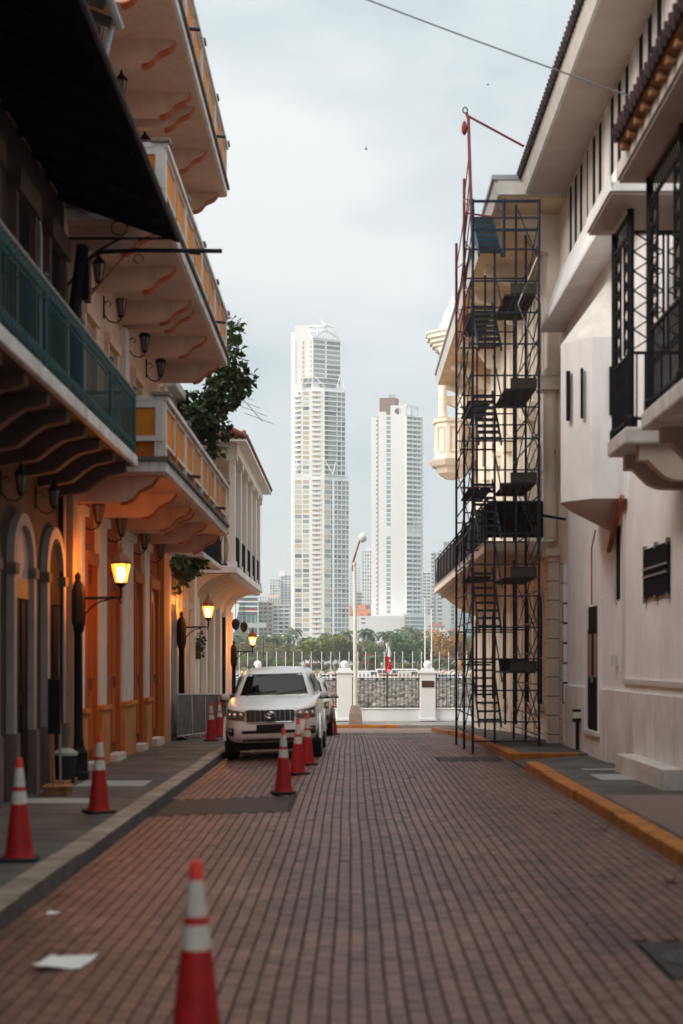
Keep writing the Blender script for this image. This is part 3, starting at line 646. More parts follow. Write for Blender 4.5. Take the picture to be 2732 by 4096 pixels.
# leafy tree growing on the weathered balcony
def leaf_cloud(mb, blobs, n, size, seed, droop=0.2):
    r = random.Random(seed); tot = sum(b_[3]*b_[4]*b_[5] for b_ in blobs)
    for (cx,cy,cz_,rx,ry,rz) in blobs:
        for _ in range(int(n*rx*ry*rz/tot)+4):
            u = Vector((r.gauss(0,1), r.gauss(0,1), r.gauss(0,1))).normalized()*(r.random()**.42)
            p = Vector((cx+u.x*rx, cy+u.y*ry, cz_+u.z*rz)); s_ = size*r.uniform(.6,1.4)
            d = (u*.7 + Vector((r.uniform(-1,1), r.uniform(-1,1), r.uniform(-.8,.6)-droop))).normalized()
            w = d.cross(Vector((r.uniform(-1,1),r.uniform(-1,1),r.uniform(-1,1)))).normalized()*s_*.42
            nrm = d.cross(w).normalized()*s_*.16
            mb.add([p, p+d*s_*.5+w+nrm, p+d*s_, p+d*s_*.5-w+nrm], [(0,1,2,3)])
bt = thing('balcony_tree', 'dark leafy fig tree leaning out from the weathered house balcony', 'tree', (-3.9,36,4.56))
k = MB(); k.tube([(-3.85,36.2,4.56),(-3.88,36.1,6.2),(-3.75,36,7.6),(-3.3,35.9,8.8),(-2.9,35.8,9.8)], [.09,.08,.07,.05,.02], 8); k.tube([(-3.75,36,7.6),(-3.2,35.5,8.2),(-2.5,35.4,8.9)], [.05,.035,.015], 6); k.tube([(-3.88,36.1,6.2),(-4.1,36.2,7.2),(-4.2,35.6,8.0)], [.05,.04,.015], 6); k.build('trunk', 'bark', bt, smooth=True)
k = MB(); leaf_cloud(k, [(-3.75,35.8,8.15,.62,.7,.55),(-3.15,35.7,8.75,.55,.55,.50),(-3.0,35.6,9.5,.34,.4,.55),(-2.72,35.5,8.85,.32,.35,.30),(-2.95,35.7,10.2,.28,.35,.32),(-4.1,35.9,7.8,.35,.5,.35),(-3.6,36.0,7.35,.4,.4,.30),(-2.5,35.4,9.0,.18,.2,.13),(-3.35,35.9,7.8,.35,.4,.25)], 1500, .19, 3)
k.build('crown', 'leaf_bush', bt, fix=False)
vine = thing('hanging_vine', 'dark vine with small leaves hanging below the lowest orange balcony', 'plant', (-4.2,34.3,4.4))
k = MB(); leaf_cloud(k, [(-4.15,34.2,4.30,.25,.55,.22),(-3.95,34.9,4.2,.3,.5,.25),(-4.2,35.6,4.1,.2,.5,.3),(-3.75,35.3,4.35,.2,.4,.15),(-4.2,34.9,3.85,.1,.2,.3)], 520, .14, 5); k.build('leaves', 'leaf_bush', vine, fix=False)
k = MB()
for (yy, zz) in ((34.2,3.4),(34.8,3.2),(35.4,3.5)): k.tube([(-4.2,yy,4.56),(-4.12,yy+.05,4.0),(-4.18,yy,zz)], [.02,.012,.005], 5)
k.build('stem', 'bark', vine)
wp = thing('wall_weed', 'small dark shrub sprouting from a crack in the colonnaded house corner', 'plant', (-4.3,39.6,2.2))
k = MB(); leaf_cloud(k, [(-4.18,39.6,2.35,.12,.15,.40)], 130, .10, 6); k.build('leaves', 'leaf_bush', wp, fix=False)
k = MB(); k.tube([(WL+.1,39.6,1.9),(-4.2,39.6,2.3)], .02, 5); k.build('stem', 'bark', wp)

# ------------------------------------------------------------------ lit street lamps
def street_lamp(x, y, z, label):
    t = thing('street_lamp', label, 'street lamp', (x,y,z), 'lit street lamps along the left pavement', local=True)
    k = MB(); k.lathe([(.17,0),(.17,.10),(.15,.14),(.15,.42),(.10,.50),(.085,.62)], (0,0,0), 8); k.build('base', 'black_iron', t)
    k = MB(); k.lathe([(.075,.60),(.068,2.25),(.09,2.28),(.10,2.34)], (0,0,0), 12); k.build('post', 'black_iron', t, smooth=True)
    k = MB(); k.lathe([(.10,2.34),(.115,2.40),(.115,2.88),(.095,2.98),(.05,3.03),(.035,3.06),(.05,3.10),(.035,3.15),(.005,3.18)], (0,0,0), 8); k.build('head_sleeve', 'black_iron', t)
    k = MB(); k.tube([(.10,0,2.78),(.55,0,2.79),(.66,0,2.79),(.66,0,2.98)], .022, 8); k.tube([(.10,0,2.52),(.20,0,2.64),(.34,0,2.73),(.48,0,2.76)], .014, 6)
    k.tube([(.64+.0,0,2.79),(.66,0,2.70)], .014, 6); k.build('arm', 'black_iron', t, smooth=True)
    k = MB(); k.lathe([(.03,2.94),(.09,3.00),(.085,3.02)], (.66,0,0), 8); k.build('lantern_foot', 'black_iron', t)
    k = MB(); k.lathe([(.088,3.022),(.148,3.30)], (.66,0,0), 8); g_ = k.build('lantern_glass', 'glass_amber', t)
    k = MB(); k.lathe([(.008,3.03),(.028,3.06),(.052,3.13),(.055,3.18),(.04,3.23),(.01,3.26)], (.66,0,0), 10); k.build('bulb', 'lamp_bulb', t, smooth=True)
    k = MB()
    for i in range(8): a = math.pi/4*i; k.bar((.66+.091*math.cos(a),.091*math.sin(a),3.02), (.66+.151*math.cos(a),.151*math.sin(a),3.30), .010)
    k.lathe([(.155,3.30),(.158,3.325),(.145,3.33)], (.66,0,0), 8); k.build('cage', 'black_iron', t)
    k = MB(); k.lathe([(.15,3.33),(.135,3.38),(.085,3.45),(.045,3.48),(.03,3.50),(.04,3.53),(.012,3.58),(.004,3.68)], (.66,0,0), 8); k.build('cap', 'rust', t)
    return t
street_lamp(-4.17, 21.8, SWL, 'lit street lamp nearest the camera, glowing beside the orange pilasters')
street_lamp(-4.17, 35.2, zr(35.2)+SWL, 'lit street lamp behind the steel barrier, middle of the three')
street_lamp(-4.10, 50.2, zr(50.2)+SWL, 'small lit street lamp at the far corner, seen against trees')
# steel barrier panels on the pavement
def barrier(p, q, label):
    (xa,ya),(xb,yb) = p, q; za, zb = zr(ya)+SWL, zr(yb)+SWL
    t = thing('steel_barrier', label, 'barrier', (xa,ya,za), 'steel barriers'); P = lambda f, h, o_=0: (lerp(xa,xb,f)+o_, lerp(ya,yb,f), lerp(za,zb,f)+h)
    k = MB(); k.tube([P(0,.12),P(0,1.12),P(1,1.12),P(1,.12),P(0,.12)], .02, 8); k.build('frame', 'steel', t)
    for i in range(3):
        f0, f1 = .02+.325*i, .02+.325*(i+1)-.01; k = MB(); G = []
        for j in range(9): f = lerp(f0,f1,j/8); G.append([P(f,.14+.96*h/4,.008*math.sin(j*1.7+i+h)) for h in range(5)])
        k.grid(G); k.build('sheet', 'barrier_sheet', t, smooth=True)
    for f in (.06,.36,.64,.94): k = MB(); k.bar(P(f,.14),P(f,.02,.28),.03,.015); k.bar(P(f,.14),P(f,.02,-.16),.03,.015); k.build('foot', 'steel', t)
barrier((-4.12,33.9),(-3.55,38.4), 'dull steel sheet barrier along the weathered house front')
barrier((-3.53,38.5),(-3.02,38.9), 'short steel barrier panel turned across the pavement behind the car mirror')
# stand with a dark panel at the arched door
sd = thing('pole_stand', 'dark sign stand with orange and grey poles on wooden foot', 'stand', (-3.97,19.3,SWL))
k = MB(); k.box(-4.13,-3.81,19.15,19.5,SWL,SWL+.10); k.box(-4.16,-3.78,19.12,19.53,SWL+.10,SWL+.13); k.build('foot', 'wood_base', sd, bevel=.012)
k = MB(); k.tube([(-4.02,19.3,SWL+.1),(-4.06,19.32,1.35)], .022, 8); k.build('orange_pole', 'pole_orange', sd)
k = MB(); k.tube([(-3.93,19.3,SWL+.1),(-3.95,19.32,1.3)], .02, 8); k.build('grey_pole', 'steel', sd)
k = MB(); k.box(-4.10,-3.93,19.28,19.34,.90,1.65); k.build('panel', 'black_iron', sd, bevel=.008)
# litter bin by the lamp
lb = thing('litter_bin', 'black litter bin with pale lid between lamp post and brown house', 'bin', (-4.25,21.2,SWL))
k = MB(); k.lathe([(.13,0),(.17,.42)], (-4.22,21.1,SWL), 12); k.build('body', 'rubber', lb)
k = MB(); k.lathe([(.185,.42),(.185,.46),(.10,.52)], (-4.22,21.1,SWL), 12); k.build('lid', 'cover', lb)

# ------------------------------------------------------------------ traffic cones
def cone(x, y, z, label, rot=0.0, tilt=0.0, h=.93):
    t = thing('traffic_cone', label, 'traffic cone', (x,y,z), 'red traffic cones', local=True); t.rotation_euler = (tilt, tilt*.6, rot)
    def rad(zz): return lerp(.130, .026, (zz-.03)/(h-.03))
    k = MB(); s_ = .172; k.prism([(-s_,-s_+.04),(-s_+.04,-s_),(s_-.04,-s_),(s_,-s_+.04),(s_,s_-.04),(s_-.04,s_),(-s_+.04,s_),(-s_,s_-.04)], 0, .035, 'z'); k.build('base', 'rubber', t, bevel=.008)
    def band(a, b_, m_, nm, top=False):
        k = MB(); pr = [(rad(a),a),(rad(b_),b_)]
        if top: pr += [(rad(b_)*.7,b_+.012)]
        k.lathe(pr, (0,0,0), 20); return k.build(nm, m_, t, smooth=True)
    body = band(.035, h*.554, 'cone_red', 'body'); band(h*.554, h*.68, 'cone_white', 'stripe'); band(h*.68, h*.72, 'cone_red', 'body_band')
    band(h*.72, h*.905, 'cone_white', 'stripe'); band(h*.905, h-.01, 'cone_tip', 'tip', True)
    k = MB(); k.lathe([(.145,.03),(.137,.06)], (0,0,0), 20); k.build('collar', 'cone_red', t)
cone(-.73, 6.75, camber(-.73), 'blurred red cone closest to camera, cut off by the bottom edge', .3)
cone(-3.0, 12.9, SWL, 'red cone on left pavement at the picture left edge', .1)
cone(-3.0, 17.0, SWL, 'red cone on left pavement beside the first street lamp', .5, .01)
cone(-.95, 20.3, 0, 'red cone on road in front of the white car, nearest of its row of three', .2)
cone(-.88, 23.8, 0, 'red cone on road in front of the white car, middle of its row of three', .7, .012)
cone(-.78, 26.0, 0, 'red cone at the white car bumper corner, farthest of its row of three', .4)
cone(-3.35, 34.3, zr(34.3)+SWL, 'red cone on pavement before the steel barrier', .2)
cone(-3.45, 37.6, zr(37.6)+SWL, 'red cone on pavement partly hidden by the white car mirror', .8)
cone(-.52, 44.2, zr(44.2), 'red cone half hidden behind the rear car wheel', .3)
# ------------------------------------------------------------------ right side: white house with deep eave
R1 = thing('white_house', 'white plaster house with deep eave, slotted windows and iron galleries', 'building', (WR,20,0))
E1 = 29.95
k = MB(); k.box(WR,10,-24,E1,-.2,11.9); k.build('wall', 'white_wall', R1)
k = MB(); k.box(WR-.06,WR+.02,-24,25.75,.0,1.40); k.box(WR-.06,WR+.02,27.3,E1,.0,1.40); k.box(WR-.06,WR+.02,25.75,27.3,0,.56); k.build('plinth', 'dirty_plinth', R1, bevel=.012)
k = MB(); k.prism([(WR+.1,10.34),(WR-.03,10.34),(4.09,9.05),(4.09,8.97),(WR+.1,8.97)], -24, 30.6, 'y'); k.build('apron', 'white_wall', R1)
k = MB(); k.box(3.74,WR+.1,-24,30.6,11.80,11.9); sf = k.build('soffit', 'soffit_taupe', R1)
k = MB(); k.prism([(3.70,11.78),(3.76,11.78),(3.76,12.12),(3.60,12.12)], -24, 30.62, 'y'); k.build('fascia', 'white_trim', R1)
k = MB(); k.prism([(3.58,12.12),(10,14.6),(10,14.3),(3.70,11.95)], -24, 30.6, 'y'); rf = k.build('roof', 'tile_dark', R1)
tm = MB(); tm.tube([(0,0,0),(.6,0,.235)], .085, 8); tile_r = tm.mesh('tile', 'tile_dark')
for i in range(150): o = link('tile', tile_r, rf); o.location = (3.54, 30.55-.19*i, 12.14)
grp = [(30.05-.66,4),(27.25,3),(24.75,3),(22.3,3),(19.6,4),(16.2,3)]
for (y0_, n_) in grp:
    for j in range(n_):
        yy = y0_-j*.66; inst('window_slot', 'slot_dark', R1, WR-.012, WR+.02, yy-.17, yy+.17, 10.38, 11.72)
        for s_ in (-1,1): inst('mullion', 'white_trim', R1, WR-.022, WR+.02, yy+s_*.25-.08, yy+s_*.25+.08, 10.34, 11.78)
# oriel
oz0, oz1 = 4.58, 7.25
foot = [(WR+.1,23.48),(4.0,23.49),(3.62,23.98),(3.57,24.1),(3.60,24.3),(3.98,25.6),(WR+.1,26.4)]; nf = len(foot)
k = MB(); k.prism(foot, oz0, oz1, 'z'); orl = k.build('oriel', 'white_wall', R1, smooth=True)
k = MB(); k.add([(x,y,oz0+.001) for x,y in foot] + [(WR+.02,25.0,4.16)], [(i,(i+1)%nf,nf) for i in range(nf)] + [tuple(range(nf))]); k.build('oriel_base', 'soffit_taupe', R1, smooth=True)
k = MB(); k.add([(x,y,oz1-.001) for x,y in foot] + [(WR+.05,25.0,8.7)], [(i,(i+1)%nf,nf) for i in range(nf)] + [tuple(range(nf))]); k.build('oriel_roof', 'white_trim', R1, smooth=True)
for (f, w_) in ((.35,.028),(.80,.018)):
    xx, yy = (3.675,23.855) if f < .5 else (3.865,23.615); k = MB(); k.bar((xx-.02,yy-.03,5.92),(xx-.02,yy-.03,6.75), w_*2.2, .06); k.build('oriel_slot', 'slot_dark', R1)
inst('oriel_window', 'slot_dark', R1, 4.28, 4.50, 23.43, 23.48, 5.95, 6.75)
# door, louvre panel, niche, mouldings, pipes
k = MB(); k.box(WR-.03,WR+.01,25.9,27.15,.60,2.92); d = k.build('door', 'door_dark', R1)
for (a, b_) in ((25.95,26.5),(26.55,27.1)): inst('door_leaf', 'slot_dark', d, WR-.05, WR-.03, a, b_, .65, 2.5); inst('door_light', 'brown_door', d, WR-.06, WR-.05, a+.12, b_-.12, 1.6, 2.4)
inst('door_handle', 'steel', d, WR-.09, WR-.05, 26.50, 26.54, 1.5, 1.62)
for (a, b_, c, e1) in ((25.72,25.9,.56,3.02),(27.15,27.33,.56,3.02)): inst('door_jamb', 'white_wall', R1, WR-.075, WR+.01, a, b_, c, e1)
inst('door_sill', 'white_trim', R1, WR-.12, WR, 25.7, 27.35, .52, .60)
k = MB(); k.box(WR-.05,WR-.02,20.3,22.0,2.86,3.60); lv = k.build('louvre_panel', 'slot_dark', R1)
for zz in (3.16, 3.28): inst('louvre_strip', 'grey_rail', lv, WR-.07, WR-.05, 20.32, 21.98, zz, zz+.03)
for yy in (20.35,21.15,21.95):
    for zz in (2.82,3.60): inst('louvre_clip', 'grey_rail', lv, WR-.06, WR, yy-.03, yy+.03, zz-.04, zz+.06)
inst('niche', 'slot_dark', R1, WR-.02, WR+.02, 24.1, 24.35, 2.95, 4.2); inst('niche_frame', 'white_trim', R1, WR-.05, WR, 24.36, 24.46, 2.9, 4.25)
for (a, b_, c, e1) in ((19.2,23.72,1.52,1.60),(23.64,23.72,1.60,4.4),(19.2,19.28,1.60,4.4)): inst('moulding', 'white_trim', R1, WR-.045, WR+.01, a, b_, c, e1)
k = MB(); k.tube([(WR-.06,26.6,2.95),(WR-.06,26.6,4.0),(WR-.06,26.2,4.3)], .015, 6); k.tube([(WR-.10,23.4,4.6),(WR-.12,24.2,4.0),(WR-.1,24.6,3.8)], .045, 8); k.build('conduit', 'rust', R1, smooth=True)
k = MB(); k.tube([(WR-.12,27.9,.16),(WR-.12,27.9,.75)], .035, 8); k.tube([(WR-.12,27.9,.7),(WR-.12,27.9,.95)], .10, 10); k.build('standpipe', 'black_iron', R1)
inst('standpipe_head', 'white_trim', R1, WR-.22, WR, 27.78, 28.02, .78, .90)
inst('wall_box', 'white_trim', R1, WR-.10, WR, 24.3, 24.42, 1.8, 2.0)
# iron galleries on their slabs
def gallery(y0, y1, near):
    z0, z1 = 4.72, 7.80; x0 = 3.62
    k = MB(); k.box(3.58, WR, y0, y1, z0, z0+.22); k.build('gallery_slab', 'balcony_white', R1, bevel=.03)
    n_ = 1 if not near else 5
    for i in range(n_ + 1):
        yy = lerp(y0+.2, y1-.2, i/n_); k = MB()
        k.prism([(WR,z0-.002),(3.78,z0-.002),(3.78,z0-.20),(3.90,z0-.20),(3.98,z0-.28),(4.10,z0-.40),(4.25,z0-.46),(WR,z0-.47)], yy-.11, yy+.11, 'y'); k.build('gallery_corbel', 'soffit_taupe', R1)
    posts = [y0+.1, y1-.1] if not near else [y1-.1-1.75*i for i in range(6) if y1-.1-1.75*i > y0]
    for yy in posts:
        k = MB(); k.tube([(x0+.05,yy,z0+.22),(x0+.05,yy,z1)], .048, 8); k.lathe([(.075,0),(.075,.12),(.055,.16)], (x0+.05,yy,z0+.22), 8); k.build('gallery_post', 'black_iron', R1)
    # diamond lattice strips beside each post, balustrade and frieze
    def lattice(p, q, za, zb, nv):
        k = MB(); dz = (zb-za)/nv
        for i in range(nv):
            a, b_ = za+dz*i, za+dz*(i+1); k.bar((p[0],p[1],a),(q[0],q[1],b_),.018); k.bar((q[0],q[1],a),(p[0],p[1],b_),.018)
            m_ = ((p[0]+q[0])/2,(p[1]+q[1])/2,(a+b_)/2); k.ball(m_,.035,6,4)
        k.bar((q[0],q[1],za),(q[0],q[1],zb),.03); k.build('lattice', 'black_iron', R1)
    ps = sorted(posts)
    for a, b_ in zip(ps, ps[1:]):
        w_ = min(.42, (b_-a)*.42)
        lattice((x0+.05,a+.04),(x0+.05,a+w_),z0+1.25,z1-.3,6); lattice((x0+.05,b_-.04),(x0+.05,b_-w_),z0+1.25,z1-.3,6)
        for zz in (z0+.34, z0+1.20, z1-.30, z1-.04): inst('gallery_rail', 'black_iron', R1, x0+.03, x0+.07, a, b_, zz-.018, zz+.018)
        n_ = max(3, int((b_-a)/.11))
        for i in range(1, n_): inst('gallery_baluster', 'black_iron', R1, x0+.04, x0+.06, lerp(a,b_,i/n_)-.009, lerp(a,b_,i/n_)+.009, z0+.22, z0+1.2)
        for i in range(n_): k = MB(); k.tube([(x0+.05,lerp(a,b_,(i+.5)/n_)+.045*math.cos(t_*math.pi/4),z0+.78+.045*math.sin(t_*math.pi/4)) for t_ in range(9)], .009, 5); k.build('gallery_scroll', 'black_iron', R1)
        k = MB()
        for i in range(n_): k.bar((x0+.05,lerp(a,b_,i/n_),z1-.3),(x0+.05,lerp(a,b_,(i+1)/n_),z1-.04),.015)
        k.build('gallery_frieze', 'black_iron', R1)
    # near end, across to the wall
    ye = y0+.1
    lattice((x0+.09,ye),(x0+.48,ye),z0+1.25,z1-.3,6); lattice((WR-.06,ye),(WR-.42,ye),z0+1.25,z1-.3,6)
    for zz in (z0+.34, z0+1.20, z1-.30): inst('gallery_rail', 'black_iron', R1, x0, WR, ye-.02, ye+.02, zz-.018, zz+.018)
    for i in range(8): inst('gallery_baluster', 'black_iron', R1, x0+.12+.11*i, x0+.14+.11*i, ye-.01, ye+.01, z0+.22, z0+1.2)
gallery(18.5, 19.8, False)
gallery(8.5, 17.5, True)
k = MB(); k.box(3.35,WR,18.2,19.95,7.86,8.02); k.build('gallery_roof', 'soffit_taupe', R1)
k = MB(); k.prism([(3.33,7.90),(WR,7.90),(WR,8.30),(3.45,8.12)], 18.17, 18.22, 'y'); k.box(3.32,3.36,18.2,19.97,7.90,8.10); k.build('gallery_gable', 'white_wall', R1)
k = MB(); k.box(3.33,WR,6,17.6,7.80,7.92); k.build('gallery_roof', 'soffit_taupe', R1)
k = MB(); k.box(3.30,3.35,6,17.62,7.84,8.02); k.build('gallery_fascia', 'white_trim', R1)
k = MB(); k.prism([(3.18,8.02),(3.34,7.98),(WR,8.75),(WR,8.9)], 6, 16.9, 'y'); tr = k.build('gallery_tile_roof', 'wood_soffit', R1)
for i in range(55): o = link('tile', tile_r, tr); o.location = (3.12, 16.85-.19*i, 8.10)
for i in range(26): inst('rafter_end', 'wood_soffit', tr, 3.20, 3.34, 16.75-.4*i, 16.85-.4*i, 7.93, 8.02)
inst('gallery_door', 'brown_door', R1, WR-.05, WR+.01, 12.0, 13.2, 4.95, 7.3); inst('gallery_door', 'white_trim', R1, WR-.06, WR+.01, 14.6, 16.2, 4.95, 7.5)

# ------------------------------------------------------------------ right side: cream corner house behind the scaffold
R2 = thing('cream_house', 'cream corner house with arched windows, long balcony and corner turret', 'building', (WR,41,-.3))
E2 = 53.0
k = MB(); k.box(WR,12,30.0,E2,-1.0,12.2); k.build('wall', 'cream_bright', R2)
for yc in (30.25, 34.1, 36.6, 39.1, 41.9, 45.2, 48.5, 51.2):
    zb = zr(yc)
    hw_ = .52 if yc > 31 else .26
    k = MB(); arch_panel(k, yc, hw_, .92+zb*.5, 3.05, WR-.02, WR+.02); w_ = k.build('window', 'slot_dark', R2)
    inst('shutter_bar', 'door_dark', w_, WR-.035, WR-.02, yc-.03, yc+.03, .95+zb*.5, 3.3); inst('shutter_bar', 'groove', w_, WR-.04, WR-.02, yc-hw_, yc+hw_, 1.95, 2.0)
    if yc > 31:
        k = MB(); arch_ring(k, yc, .52, .64, .95+zb*.5, 3.05, WR-.035, WR+.02); k.build('window_surround', 'cream_bright', R2, smooth=True)
        inst('sill', 'cream_bright', R2, WR-.12, WR, yc-.7, yc+.7, .78+zb*.5, .92+zb*.5)
        k = MB(); arch_panel(k, yc, .5, 4.62, 6.6, WR-.02, WR+.02); k.build('balcony_door', 'brown_door', R2)
        k = MB(); arch_ring(k, yc, .5, .65, 4.62, 6.6, WR-.04, WR+.02); k.build('door_surround', 'cream_bright', R2, smooth=True)
        k = MB(); arch_panel(k, yc, .42, 8.6, 10.1, WR-.02, WR+.02); k.build('upper_window', 'brown_door', R2)
        k = MB(); arch_ring(k, yc, .42, .60, 8.5, 10.1, WR-.04, WR+.02); k.build('upper_surround', 'cream_bright', R2, smooth=True)
for i, yc in enumerate((31.35, 35.35, 37.85, 40.5, 43.5, 46.8, 50.0, 52.6)):
    px = 4.36 if i == 0 else 4.53
    k = MB(); k.box(px, WR+.02, yc-.22, yc+.22, -.9, 4.2); k.build('pier', 'cream_bright', R2, bevel=.015)
    if i == 0:
        for j in range(10): inst('rustication_joint', 'groove', R2, px-.004, WR+.01, yc-.224, yc+.224, .28+.42*j, .305+.42*j)
    for (za, zb_, g_) in ((4.2,4.36,.08),(8.15,8.30,.08)): inst('pier_cap', 'cream_bright', R2, px-g_, WR+.02, yc-.22-g_, yc+.22+g_, za, zb_)
    k = MB(); k.tube([(px+.05,yc,4.6),(px+.05,yc,7.9)], .15, 12); k.build('upper_column', 'cream_bright', R2, smooth=True)
    inst('upper_capital', 'cream_bright', R2, px-.16, WR, yc-.25, yc+.25, 7.85, 8.15)
    k = MB(); k.box(px, WR+.02, yc-.18, yc+.18, 8.3, 10.9); k.build('top_pilaster', 'cream_bright', R2)
    k = MB(); k.prism([(WR,11.7),(3.35,11.7),(3.35,11.5),(3.6,11.42),(4.0,11.25),(4.2,10.9),(WR,10.8)], yc-.14, yc+.14, 'y'); k.build('eave_bracket', 'cream_bright', R2)
for j in range(10):
    for (a, b_) in ((30.52,31.1),(31.6,33.4)): inst('rustication_joint', 'groove', R2, WR-.004, WR+.02, a, b_, .22+.42*j, .24+.42*j)
for j in range(4): inst('rustication_joint', 'groove', R2, WR-.004, WR+.02, 33.4, 52.9, -.1+.26*j, -.08+.26*j)
# rough quoin edge next to the white house
for j in range(9): inst('quoin', 'white_wall', R2, 4.50, WR+.02, 29.98, 30.0+.25+.12*(j % 2)-.24, .2+.42*j, .58+.42*j)
k = MB(); k.box(3.05,WR,31.9,51.6,4.37,4.60); sl = k.build('balcony_slab', 'cream_bright', R2, bevel=.02)
k = MB(); k.prism([(3.02,4.60),(3.12,4.40),(3.25,4.37),(3.25,4.6)], 31.88, 51.65, 'y'); k.build('balcony_moulding', 'white_trim', R2)
k = MB(); k.prism([(3.3,4.371),(WR,4.371),(WR,3.55),(4.3,3.62),(3.9,3.85),(3.55,4.1)], 44.0, 51.5, 'y'); k.build('balcony_cove', 'cream_soffit', R2, smooth=True)
k = MB(); k.box(3.3,WR,31.95,44.0,4.30,4.372); k.build('balcony_soffit', 'cream_soffit', R2)
for i in range(44): inst('dentil', 'white_trim', R2, 3.27, 3.40, 32.1+.44*i, 32.24+.44*i, 4.18, 4.368)
k = MB(); k.tube([(3.10,32.0,5.55),(3.10,51.5,5.55)], .025, 8); k.build('balcony_rail', 'black_iron', R2)
k = MB(); G = [[(3.13+.015*math.sin(i*1.3+j), 32.0+19.5*i/60, 4.68+.84*j/6) for j in range(7)] for i in range(61)]; k.grid(G); k.build('shade_cloth', 'shade_cloth', R2, smooth=True)
for i in range(14): inst('rail_post', 'black_iron', R2, 3.085, 3.115, 32.0+1.5*i-.015, 32.0+1.5*i+.015, 4.60, 5.55)
k = MB(); k.box(3.10,WR,32.0,32.03,4.68,5.5); k.build('shade_cloth', 'shade_cloth', R2)
# eave terrace
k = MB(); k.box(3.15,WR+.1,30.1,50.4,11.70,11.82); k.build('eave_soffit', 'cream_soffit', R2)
k = MB(); k.prism([(3.12,11.72),(3.22,11.72),(3.22,12.06),(3.04,12.06)], 30.05, 50.45, 'y'); k.box(3.12,WR+.1,30.02,30.10,11.75,12.06); k.build('eave_fascia', 'white_trim', R2)
k = MB(); k.box(3.0,12,30.0,50.5,12.06,12.16); k.build('eave_top', 'gutter', R2)
k = MB(); k.prism([(3.5,11.701),(WR,11.701),(WR,11.0),(4.35,11.15),(4.0,11.45)], 46.5, 50.3, 'y'); k.build('eave_cove', 'cream_soffit', R2, smooth=True)
# corner turret
tc_ = (3.75, 51.9)
oct_ = lambda r: [(tc_[0]+r*math.cos(math.pi/4*i+math.pi/8), tc_[1]+r*math.sin(math.pi/4*i+math.pi/8)) for i in range(8)]
def octs(nm, levels, m_='cream_bright', sm=False):
    k = MB(); k.loft([[(x,y,z) for x,y in oct_(r)] for r,z in levels]); return k.build(nm, m_, R2)
octs('turret_corbel', [(.25,8.55),(.55,8.75),(.66,8.95),(.80,9.0),(.90,9.15),(.93,9.22)])
octs('turret_parapet', [(.74,9.22),(.74,9.34),(.68,9.36),(.68,10.55),(.76,10.58),(.78,10.70),(.68,10.72)])
for i in range(8):
    a, b_ = oct_(.70)[i], oct_(.70)[(i+1)%8]; k = MB(); P = lambda f,z: (lerp(a[0],b_[0],f), lerp(a[1],b_[1],f), z)
    k.bar(P(.2,9.5),P(.8,9.5),.04); k.bar(P(.2,10.4),P(.8,10.4),.04); k.bar(P(.2,9.5),P(.2,10.4),.04); k.bar(P(.8,9.5),P(.8,10.4),.04); k.build('parapet_frame', 'cream_bright', R2)
for i in range(4):
    a = math.pi/2*i+math.pi*.75; k = MB(); c_ = (tc_[0]+.52*math.cos(a), tc_[1]+.52*math.sin(a), 10.72)
    k.lathe([(.16,0),(.16,.10),(.13,.14)] + [(.125,.14+.1*j) for j in range(1,23)] + [(.16,2.42),(.20,2.55)], c_, 24, 5.0, .13); k.build('turret_column', 'cream_bright', R2, smooth=2)
octs('turret_cornice', [(.66,13.22),(.70,13.32),(.80,13.34),(.80,13.44),(.90,13.47),(.90,13.58),(1.0,13.62),(1.0,13.76),(1.05,13.78),(1.05,13.86),(.6,13.9)])
octs('turret_drum', [(.52,13.88),(.52,14.2),(.44,14.22),(.40,14.4)], 'white_paint')
k = MB(); k.lathe([(.36,0),(.34,.15),(.22,.38),(.10,.52),(.14,.58),(.10,.68),(.03,.78),(.01,1.05)], (tc_[0],tc_[1],14.4), 14); k.build('turret_finial', 'white_paint', R2, smooth=True)
k = MB(); k.tube([(WR-.02,52.95,1.9),(4.1,52.95,2.0)], .03, 6); k.lathe([(.05,.0),(.16,-.05),(.20,-.22),(.15,-.40),(.03,-.42)], (4.1,52.95,2.0), 12); k.build('corner_lamp', 'cream_soffit', R2, smooth=True)
k = MB(); k.tube([(WR-.1,31.0,6.5),(WR-.15,33.5,6.2),(WR-.1,37.8,6.4)], .014, 5); k.build('cable', 'groove', R2)

# ------------------------------------------------------------------ scaffold tower
SC = thing('scaffold_tower', 'tall blue stair scaffold with red top poles beside the cream house', 'scaffold', (3.1,31,0))
SX = (2.52, 3.88); SY = (29.2, 31.4, 33.7); TOP = (11.35, 11.35, 10.2)
def ground_at(x, y): return zr(y) + (SWR if x > XR else camber(x))
for yi, y in enumerate(SY):
    for x in SX:
        g = ground_at(x, y); top = TOP[yi]
        if x == SX[0]: x_top = x - .05*yi
        else: x_top = x
        k = MB(); k.tube([(x,y,g+.01),(x,y,9.0 if yi and x < 3 else top)], .028, 8); k.build('post', 'scaf_blue', SC)
        k = MB(); k.box(x-.08,x+.08,y-.08,y+.08,g,g+.012); k.tube([(x,y,g+.01),(x,y,g+.25)], .02, 6); k.build('base_plate', 'rust', SC)
        if x < 3 and yi: k = MB(); k.tube([(x,y,9.0),(x,y,top+(1.2 if yi == 1 else 1.6))], .032, 8); k.build('post', 'scaf_red', SC)
lift = 1.94
levels = [.62 + lift*i for i in range(6)]
zz = .25
